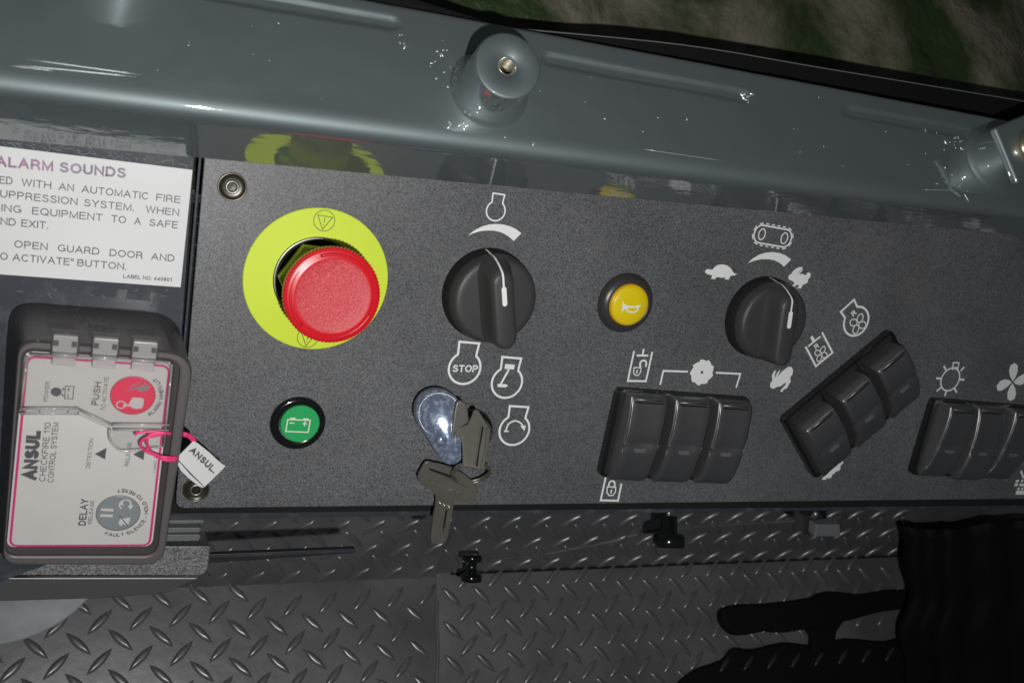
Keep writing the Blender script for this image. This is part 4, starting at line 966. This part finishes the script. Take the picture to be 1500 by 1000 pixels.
for x in xs:
    E0 = FAS(x, edge_y(x)); T0 = FAS(x, top_y(x)); col = []
    inn = E0 + V((0, 9, -10))
    ud = (T0 - E0).normalized(); col += [inn, E0 + V((0, 0.35, -0.3)), E0 + V((0, 0.12, -0.05)), E0 + ud * 0.1, E0 + ud * 0.35, E0 + ud * 0.8]
    Uy = 32 + 0.187 * (x - 683); U0 = RT(x, Uy)
    up = (T0 - E0); nf = FAS.n
    L = up.length; r = 7.0
    for t in (0.2, 0.4, 0.6, 0.75):
        p = E0 + up * t; col.append(p)
    A = E0 + up * (1 - r / L); dirc = (U0 - T0).normalized(); B = T0 + dirc * r
    for k in range(11):
        t = k / 10; col.append(A * (1 - t) ** 2 + T0 * 2 * t * (1 - t) + B * t * t)
    Lu = (U0 - B).length
    n2 = 46
    for k in range(1, n2 + 1):
        p = B.lerp(U0, k / n2); fade = min(1, k / 5)
        col.append(p + nt_ * rail_h(p) * fade)
    last = col[-1]
    col += [last + V((0, 0.7, -0.5)), last + V((0, 1.0, -1.6)), last + V((0, 0.8, -26))]
    grid.append(col)
rv = [p for col in grid for p in col]; m_ = len(grid[0])
rf = [(i * m_ + j, (i + 1) * m_ + j, (i + 1) * m_ + j + 1, i * m_ + j + 1) for i in range(NX) for j in range(m_ - 1)]
mesh('rail_body', (rv, rf), M_RAIL, rail, smooth=True)
def boss(fpx, square=False):
    Lb = 20.0 if square else 25.0; face_c = fpx
    base = face_c - baxis * Lb
    prof = [(17.5, -6.0), (16.3, -1.0), (14.6, 0.8), (13.2, 2.2), (12.4, 4.5), (12.1, 8), (12.0, Lb - 0.9), (11.7, Lb - 0.25), (11.1, Lb), (3.9, Lb), (3.2, Lb - 0.7), (2.9, Lb - 1.5)]
    if square: prof = [(18.5, -6.0), (17.3, -1), (15.6, 1.0), (14.4, 2.6), (13.6, 5), (13.4, 9), (13.3, Lb - 4)]
    vs, fs = lathe(prof, base, baxis, n=72, cap=False)
    b = mesh('boss', (vs, fs), M_RAIL, rail, smooth=True)
    if not square:
        b.modifiers.new('e', 'EDGE_SPLIT').split_angle = math.radians(50)
        th = []
        for k in range(9): th += [(2.95, Lb - 1.4 - k * 0.75), (2.55, Lb - 1.75 - k * 0.75)]
        mesh('threaded_hole', lathe(th + [(2.5, Lb - 14)], base, baxis, n=36, cap=False), M_THREAD, b)
        mesh('hole_bottom', lathe([(2.6, Lb - 12), (0.01, Lb - 12)], base, baxis, n=24, cap=False), M_GAP, b)
    else:
        x, y, a = basis(baxis); rm = Matrix((x, y, a)).transposed() @ Matrix.Rotation(math.radians(28), 3, 'Z')
        mesh('square_plate', box(base + baxis * (Lb - 3), 27, 27, 4, rm), M_RAIL, b, bevel=1.6, segs=4)
        mesh('bolt_head', lathe([(7.2, 0), (7.2, 2.2), (6.2, 4), (3, 4.8), (0.01, 5)], base + baxis * (Lb - 1.2), baxis, n=32, cap=False), M_THREAD, b, smooth=True)
    return base
def rp(px, py, h):        # a point h mm above the rail's top face, on the boss axis direction
    return Pl(RT.o + nt_ * h, nt_)(px, py)
bf = rp(744.5, 96, 25 * baxis.dot(nt_)); boss(bf)
bl = bf + exr * ((rp(125, -80, 28) - bf).dot(exr)) + acr * 3; boss(rp(166, -128, 25 * baxis.dot(nt_)))
boss(rp(1508, 214, 20 * baxis.dot(nt_)), True)

rng = random.Random(3)
M_SPATSTREAK = mat('spatter_and_streak_metal', (0.75, 0.78, 0.8), 0.38, metal=0.7)
sp_v, sp_f = [], []
def fleck(c, nrm_, rad, stretch=1.0):
    x, y, a = basis(nrm_); t = rng.random() * 6.28; ux = x * math.cos(t) + y * math.sin(t); uy = a.cross(ux); k = len(sp_v); N_ = 7
    for zz_, rr2 in ((-0.2, 1.0), (0.45, 0.75)):
        for i in range(N_): q = 2 * math.pi * i / N_; sp_v.append(c + (ux * math.cos(q) * stretch + uy * math.sin(q)) * rad * rr2 * (0.8 + 0.4 * rng.random()) + a * zz_ * rad)
    sp_v.append(c + a * rad * 0.7)
    for i in range(N_):
        j = (i + 1) % N_; sp_f.append((k + i, k + j, k + N_ + j, k + N_ + i)); sp_f.append((k + N_ + i, k + N_ + j, k + 2 * N_))
def on_rail(px, py):
    p = RT(px, py); return p + nt_ * rail_h(p)
for (cx_, cy2, sx_, sy_, n_, r0, r1) in ((650, 85, 18, 28, 12, .15, .4), (668, 185, 12, 9, 5, .25, .55), (740, 215, 40, 10, 4, .15, .3), (592, 60, 10, 10, 5, .15, .45), (1095, 142, 8, 10, 8, .25, .7), (1395, 205, 26, 16, 11, .2, .5),
                                      (1400, 270, 24, 12, 5, .2, .5), (1370, 215, 60, 40, 7, .15, .4), (850, 100, 300, 40, 12, .1, .26), (1150, 190, 200, 50, 12, .1, .28), (350, 60, 240, 50, 8, .1, .22)):
    for _ in range(n_):
        x = cx_ + rng.gauss(0, sx_ * .6); y = cy2 + rng.gauss(0, sy_ * .6)
        if y < 32 + 0.187 * (x - 683) + 6 or y > top_y(x) - 8: continue
        fleck(on_rail(x, y), nt_, rng.uniform(r0, r1), rng.choice([1, 1.5, 2.2, 3.2]))
mesh('spatter', (sp_v, sp_f), M_SPATSTREAK, rail, smooth=True, kind='stuff')
# thin bright metal lines put in for the highlight streaks
for (a_, b_) in (((12, 96), (78, 104)), ((20, 95), (200, 113)), ((38, 87), (208, 110)), ((945, 219), (1062, 236)), ((1355, 278), (1400, 279)), ((1412, 283), (1420, 296))):
    pp = [on_rail(a_[0] + (b_[0] - a_[0]) * t / 6, a_[1] + (b_[1] - a_[1]) * t / 6) for t in range(7)] 
    mesh('highlight_streak', tube(pp, [0.05, 0.14, 0.18, 0.14, 0.17, 0.12, 0.05], 5), M_SPATSTREAK, rail, smooth=True)

# ================================================================== SEAL AND GROUND BEYOND THE RAIL
def along(pl, x, y, off=0): return pl(x, y, off)
SE = Pl((0, 30, 22), (0, 0.25, 1))
sl = [(480, -40), (733, 38), (1000, 64), (1217, 100), (1520, 150), (1900, 213)]
lo_ = [(480, 60), (733, 120), (1000, 150), (1217, 190), (1520, 250), (1900, 320)]
sv = []; 
for (x, y), (x2, y2) in zip(sl, lo_): sv.append((SE(x, y), SE(x2, y2)))
vs = []; fs = []
for a, b in sv: vs += [a + V((0, 0.5, -14)), a, a + V((0, -1.2, 0.5)), b, b + V((0, 0, -14))]
for i in range(len(sv) - 1):
    for j in range(4): fs.append((i * 5 + j, (i + 1) * 5 + j, (i + 1) * 5 + j + 1, i * 5 + j + 1))
seal = mesh('window_seal', (vs, fs), M_RUBBERSHADE, label='black rubber seal running along the far edge of the grey rail', cat='rubber seal')
mesh('edge_highlight', tube(smoothpath([a + V((0, -0.6, 0.7)) for a, b in sv[1:]], 6), 0.28, 6), mat('highlight_grey', (0.3, 0.31, 0.3), 0.3, metal=0.6), seal, smooth=True)  # grey strip added as the highlight along the seal's edge
gv = []; gf = []; GX, GY = 190, 110
for i in range(GX + 1):
    for j in range(GY + 1):
        x = -500 + 1900 * i / GX; y = -60 + 900 * j / GY
        p = V((x * 0.01, y * 0.01, 0.3)); z = -12 - y * 0.42 + 13 * noise.fractal(p * 1.3, 1.0, 2.0, 5) - (40 if y < 0 else 0)
        gv.append(V((x, y, z)))
for i in range(GX):
    for j in range(GY): a = i * (GY + 1) + j; gf.append((a, a + GY + 1, a + GY + 2, a + 1))
mesh('ground', (gv, gf), M_GROUND, smooth=True, kind='structure', label='blurred mossy green and brown ground beyond the rail')

# ================================================================== FLOOR MATS WITH RAISED TREADS
PT = 22.0
def tread_mesh():
    L, Wd, H = 19.6, 4.9, 1.5; n = 7; top = []; vs = []; fs = []
    def ring(s, z):
        l = []
        for i in range(2 * n):
            if i < n: t = -1 + 2 * i / n; side = -1
            else: t = 1 - 2 * (i - n) / n; side = 1
            l.append(V((t * L / 2 * s if s > 0.9 else t * L / 2 * (s + 0.1), side * Wd / 2 * (1 - t * t) * s, z)))
        return l
    return loft([ring(1.0, -0.3), ring(0.97, 0.25), ring(0.62, H), ring(0.2, H + 0.1)], False, True)
tv, tf = tread_mesh()
tme = bpy.data.meshes.new('tread'); tme.from_pydata([tuple(v * 0.001) for v in tv], [], tf)
bm = bmesh.new(); bm.from_mesh(tme); bmesh.ops.remove_doubles(bm, verts=bm.verts, dist=1e-6); bmesh.ops.recalc_face_normals(bm, faces=bm.faces); bm.to_mesh(tme); bm.free()
tme.materials.append(M_MAT); tme.polygons.foreach_set('use_smooth', [True] * len(tme.polygons))

def wav(p): return 1.1 * noise.noise(V((p.x * 0.008, p.y * 0.012, p.z * 0.01)))
def mat_surface(name, label, O, ex, ey, pitch, poly, ranges, phase=(0, 0), flip=False, cat=None):
    """a rubber sheet with origin O, lattice axes ex (columns) and ey (rows), outlined by 3D poly"""
    n = ex.cross(ey).normalized(); n = n if n.z > 0 else -n
    u0 = min((p - O).dot(ex) for p in poly); u1 = max((p - O).dot(ex) for p in poly)
    v0 = min((p - O).dot(ey) for p in poly); v1 = max((p - O).dot(ey) for p in poly)
    exo = ex; eyo = (ey - ex * ex.dot(ey)).normalized()
    quad = [V(p) for p in poly]      # 4 corners: interpolate
    NU, NV = 90, 30; gv = []; gf = []
    for i in range(NU + 1):
        for j in range(NV + 1):
            a = quad[0].lerp(quad[3], i / NU); b = quad[1].lerp(quad[2], i / NU); p = a.lerp(b, j / NV)
            gv.append(p + n * wav(p))
    for i in range(NU):
        for j in range(NV): k = i * (NV + 1) + j; gf.append((k, k + NV + 1, k + NV + 2, k + 1))
    f = mesh(name, (gv, gf), M_MAT, smooth=True, kind='structure', label=label)
    base, rot = frame(f)
    nrm = [((quad[(k + 1) % 4] - quad[k]).cross(n)) for k in range(4)]
    cen_ = sum(quad, V()) / 4; cnt = 0
    for i in range(ranges[0], ranges[1]):
        for j in range(ranges[2], ranges[3]):
            for h in (0, 1):
                p = O + ex * (i + 0.5 * h + phase[0]) * pitch + ey * (j + 0.5 * h + phase[1]) * pitch
                if any((p - quad[k]).dot(nrm[k]) * (1 if (cen_ - quad[k]).dot(nrm[k]) > 0 else -1) < 4.0 * nrm[k].length for k in range(4)): continue
                q = proj(p)
                if not (-25 < q[0] < 1525 and 730 < q[1] < 1025): continue
                if q[0] > 1345 or (q[1] > 905 and q[0] > 1240): continue
                if q[0] < 300 and q[1] < 800: continue
                o = bpy.data.objects.new('tread', tme); COL.objects.link(o); o.parent = f
                s = 1 if (h ^ (1 if flip else 0)) else -1     # h=0 '/', h=1 '\'
                ax = (ex * 1 + ey * (1 if s > 0 else -1)).normalized()
                ay = n.cross(ax); mm = Matrix((ax, ay, n)).transposed().to_4x4()
                mm.translation = (p + n * wav(p) - base) * 0.001
                o.matrix_local = mm; cnt += 1
    return f, cnt
exL = V((0.998, 0.051, -0.033)).normalized(); eyL = V((0.06, -0.729, 0.681)).normalized()
OL = V((-0.019, -14.902, -24.624)) * PT + V((0, 0, D)); nL = -exL.cross(eyL).normalized(); FL = Pl(OL, nL)
exR = V((0.998, 0.052, 0.029)).normalized(); eyR = V((0.029, -0.847, 0.531)).normalized(); nR = -exR.cross(eyR).normalized()
sp_ = FL(640, 900)     # where the two mats meet
# scale of the right mat so that it meets the left one there
unit = Pl(V((11.099, -14.972, -25.82)) + V((0, 0, D)), nR)
d_ = (sp_ - V((0, 0, D))); s_r = d_.dot(nR) / V((11.099, -14.972, -25.82)).dot(nR)
OR = V((11.099, -14.972, -25.82)) * s_r + V((0, 0, D)); FRt = Pl(OR, nR)
print('right pitch', s_r)
cL = lambda x: 858.5 - (x - 291) * 0.0392
cR = lambda x: 839 - (x - 640) * 0.040
_, n1 = mat_surface('floor', 'black diamond tread rubber floor mat, left piece', OL, exL, eyL, PT, [FL(-160, cL(-160)), FL(-160, 1180), FL(639, 1140), FL(639, cL(639))], (-6, 14, -4, 6))
_, n2 = mat_surface('floor', 'black diamond tread rubber floor mat, right piece', OR, exR, eyR, s_r, [FRt(639, cR(639)), FRt(639, 1140), FRt(1750, 1140), FRt(1750, cR(1750))], (-3, 24, -3, 7), flip=True)
upv = V((0, 0.93, 0.36)).normalized()
a0, a1 = FL(-160, cL(-160)), FL(639, cL(639)); exr1 = (a1 - a0).normalized()
_, n3 = mat_surface('floor_riser', 'tread rubber mat sloping up under the panel, left piece', a0, exr1, -upv, PT, [a0 + upv * 120, a0, a1, a1 + upv * 120], (-1, 20, -6, 1), phase=(0.15, 0.22), flip=True)
b0, b1_ = FRt(639, cR(639)), FRt(1750, cR(1750)); exr2 = (b1_ - b0).normalized()
_, n4 = mat_surface('floor_riser', 'tread rubber mat sloping up under the panel, right piece', b0, exr2, -upv, s_r, [b0 + upv * 120, b0, b1_, b1_ + upv * 120], (-1, 30, -6, 1), phase=(0.3, 0.25), flip=True)
print('treads', n1, n2, n3, n4)
# lip of the seam between the two mats
pts = [FL(640, y) + nL * 0.6 for y in range(835, 1120, 15)]
mesh('mat_seam', tube([p + V((0.5 * math.sin(i), 0, 0)) for i, p in enumerate(pts)], 1.3, 8), M_MAT, smooth=True, kind='structure', label='raised seam where the two rubber floor mats meet')
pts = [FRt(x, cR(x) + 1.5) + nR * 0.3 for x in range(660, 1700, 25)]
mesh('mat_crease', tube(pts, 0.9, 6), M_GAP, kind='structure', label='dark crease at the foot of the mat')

# ================================================================== FITTINGS BELOW THE PANEL
def stud(px, py, z, prof, label, mats=M_GLOSSBLK, up=(0, 1, 0)):
    c = P(px, py, z); t = thing('rubber_buffer', c, label, 'rubber buffer', 'black spool shaped fittings below the panel')
    mesh('spool', lathe(prof, c, up, n=32, cap=True), mats, t, smooth=True)
    return t, c
u_ = V((0.0, 0.85, -0.35))
stud(690, 852, -110, [(6, 0), (6.6, 0.6), (6.6, 4.0), (5.6, 5.2), (3.4, 5.6), (3.2, 11), (3.6, 11.6), (6.3, 12.2), (6.4, 15.5), (5.4, 16.5)], 'black spool shaped buffer standing on the floor mat right of the keys', up=u_)
t, c = stud(979, 801, -40, [(8.6, 0), (9.2, 0.8), (9.2, 6.0), (7.8, 7.6), (4.9, 8.2), (4.7, 17.5)], 'black round buffer below the padlock pictogram, hanging under the panel', up=u_)
mesh('stud_end', lathe([(1.6, 17), (1.6, 20), (1.0, 21)], c, u_, n=16), M_STEEL, t, smooth=True)
br = thing('clamp_bracket', P(1195, 765, -10), 'small grey clamp with a screw tip under the panel edge, below the slanted switches', 'clamp')
mesh('clamp_block', prism([P(1186, 761, -12), P(1184, 779, -12), P(1222, 779, -12), P(1221, 761, -12)], (0, 0, 1), 6, 2), mat('grey_clamp', (0.14, 0.15, 0.16), 0.4), br, bevel=0.8)
mesh('clamp_body', prism([P(1172, 750, -16), P(1172, 778, -16), P(1188, 778, -16), P(1200, 750, -16)], (0, 0, 1), 4, 6), M_BLACK, br, bevel=0.6)
mesh('screw_tip', lathe([(1.8, 0), (1.8, 3), (1.0, 4.5)], P(1191, 757, -8), (0, 1, 0.4), n=16), M_STEEL, br, smooth=True)
# hose along the riser, right of the seam
RIS = Pl(b0, exr2.cross(upv))
hs = [RIS(x, y, 0.3 if RIS.n.z > 0 else -0.3) for x, y in ((690, 822), (790, 812), (840, 803), (890, 794), (930, 783), (980, 775), (1030, 771), (1090, 766), (1150, 763), (1240, 757))]
mesh('mat_fold', tube(smoothpath(hs, 5), [0.2 + 1.1 * min(1, i / 12) for i in range(46)], 10), M_MAT, smooth=True, kind='structure', label='raised fold running along the sloping rubber mat below the panel')

# matt black shapes at lower right, modelled in place of flash shadows
def onfl(l, h): return [Pl(OR + nR * h, nR)(x, y) for x, y in l]
pd = thing('floor_shadow', onfl([(1200, 900)], 0)[0], 'matt black shape standing in for a flash shadow on the floor mat', 'shadow shape')
mesh('shadow_bar', prism(smoothpath(onfl([(1060, 895), (1064, 916), (1084, 930), (1122, 924), (1150, 926), (1196, 918), (1246, 908), (1290, 896), (1335, 888), (1338, 866), (1300, 864), (1262, 870), (1215, 866), (1186, 876), (1120, 884), (1078, 886)], 12), 3, True), nR, 0, 10), M_RUBBERSHADE, pd, bevel=2.5)
mesh('shadow_neck', prism(onfl([(1172, 905), (1192, 930), (1190, 955), (1222, 955), (1226, 925), (1244, 898)], 8), nR, 0, 7), M_RUBBERSHADE, pd, bevel=1)
mesh('shadow_body', prism(smoothpath(onfl([(985, 1040), (992, 1004), (1020, 980), (1058, 966), (1076, 948), (1104, 950), (1150, 940), (1196, 944), (1240, 934), (1300, 938), (1340, 924), (1400, 918), (1430, 960), (1430, 1060), (1200, 1075), (1000, 1070)], 5), 3, True), nR, 0, 6), M_RUBBERSHADE, pd, bevel=2.5)
M_DARKTREAD = mat('shadowed_tread_black', (0.03, 0.03, 0.033), 0.35)  # near-black colour for floor treads as they look inside the shadow
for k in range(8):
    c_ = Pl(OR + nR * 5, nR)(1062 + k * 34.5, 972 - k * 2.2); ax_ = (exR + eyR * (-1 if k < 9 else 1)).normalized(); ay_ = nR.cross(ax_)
    mesh('shadowed_tread', ([c_ + ax_ * (v.x * .8) + ay_ * (v.y * .7) + nR * (v.z * .8) for v in tv], tf), M_DARKTREAD, pd, smooth=True)
bt = []
zz_ = -60
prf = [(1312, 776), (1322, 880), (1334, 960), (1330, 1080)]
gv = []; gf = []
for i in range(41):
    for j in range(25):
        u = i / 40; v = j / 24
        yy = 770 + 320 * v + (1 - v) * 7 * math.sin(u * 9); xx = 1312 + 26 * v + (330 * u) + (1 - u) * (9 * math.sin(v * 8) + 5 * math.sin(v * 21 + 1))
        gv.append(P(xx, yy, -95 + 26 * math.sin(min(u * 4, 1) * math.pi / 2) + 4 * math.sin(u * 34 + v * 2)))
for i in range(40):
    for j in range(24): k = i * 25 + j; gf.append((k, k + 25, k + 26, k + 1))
gb = mesh('corner_shadow', (gv, gf), M_RUBBERSHADE, smooth=True, label='folded matt black sheet standing in for the shadow in the lower right corner', cat='shadow sheet')  # black sheet added to stand for the shadow filling this corner
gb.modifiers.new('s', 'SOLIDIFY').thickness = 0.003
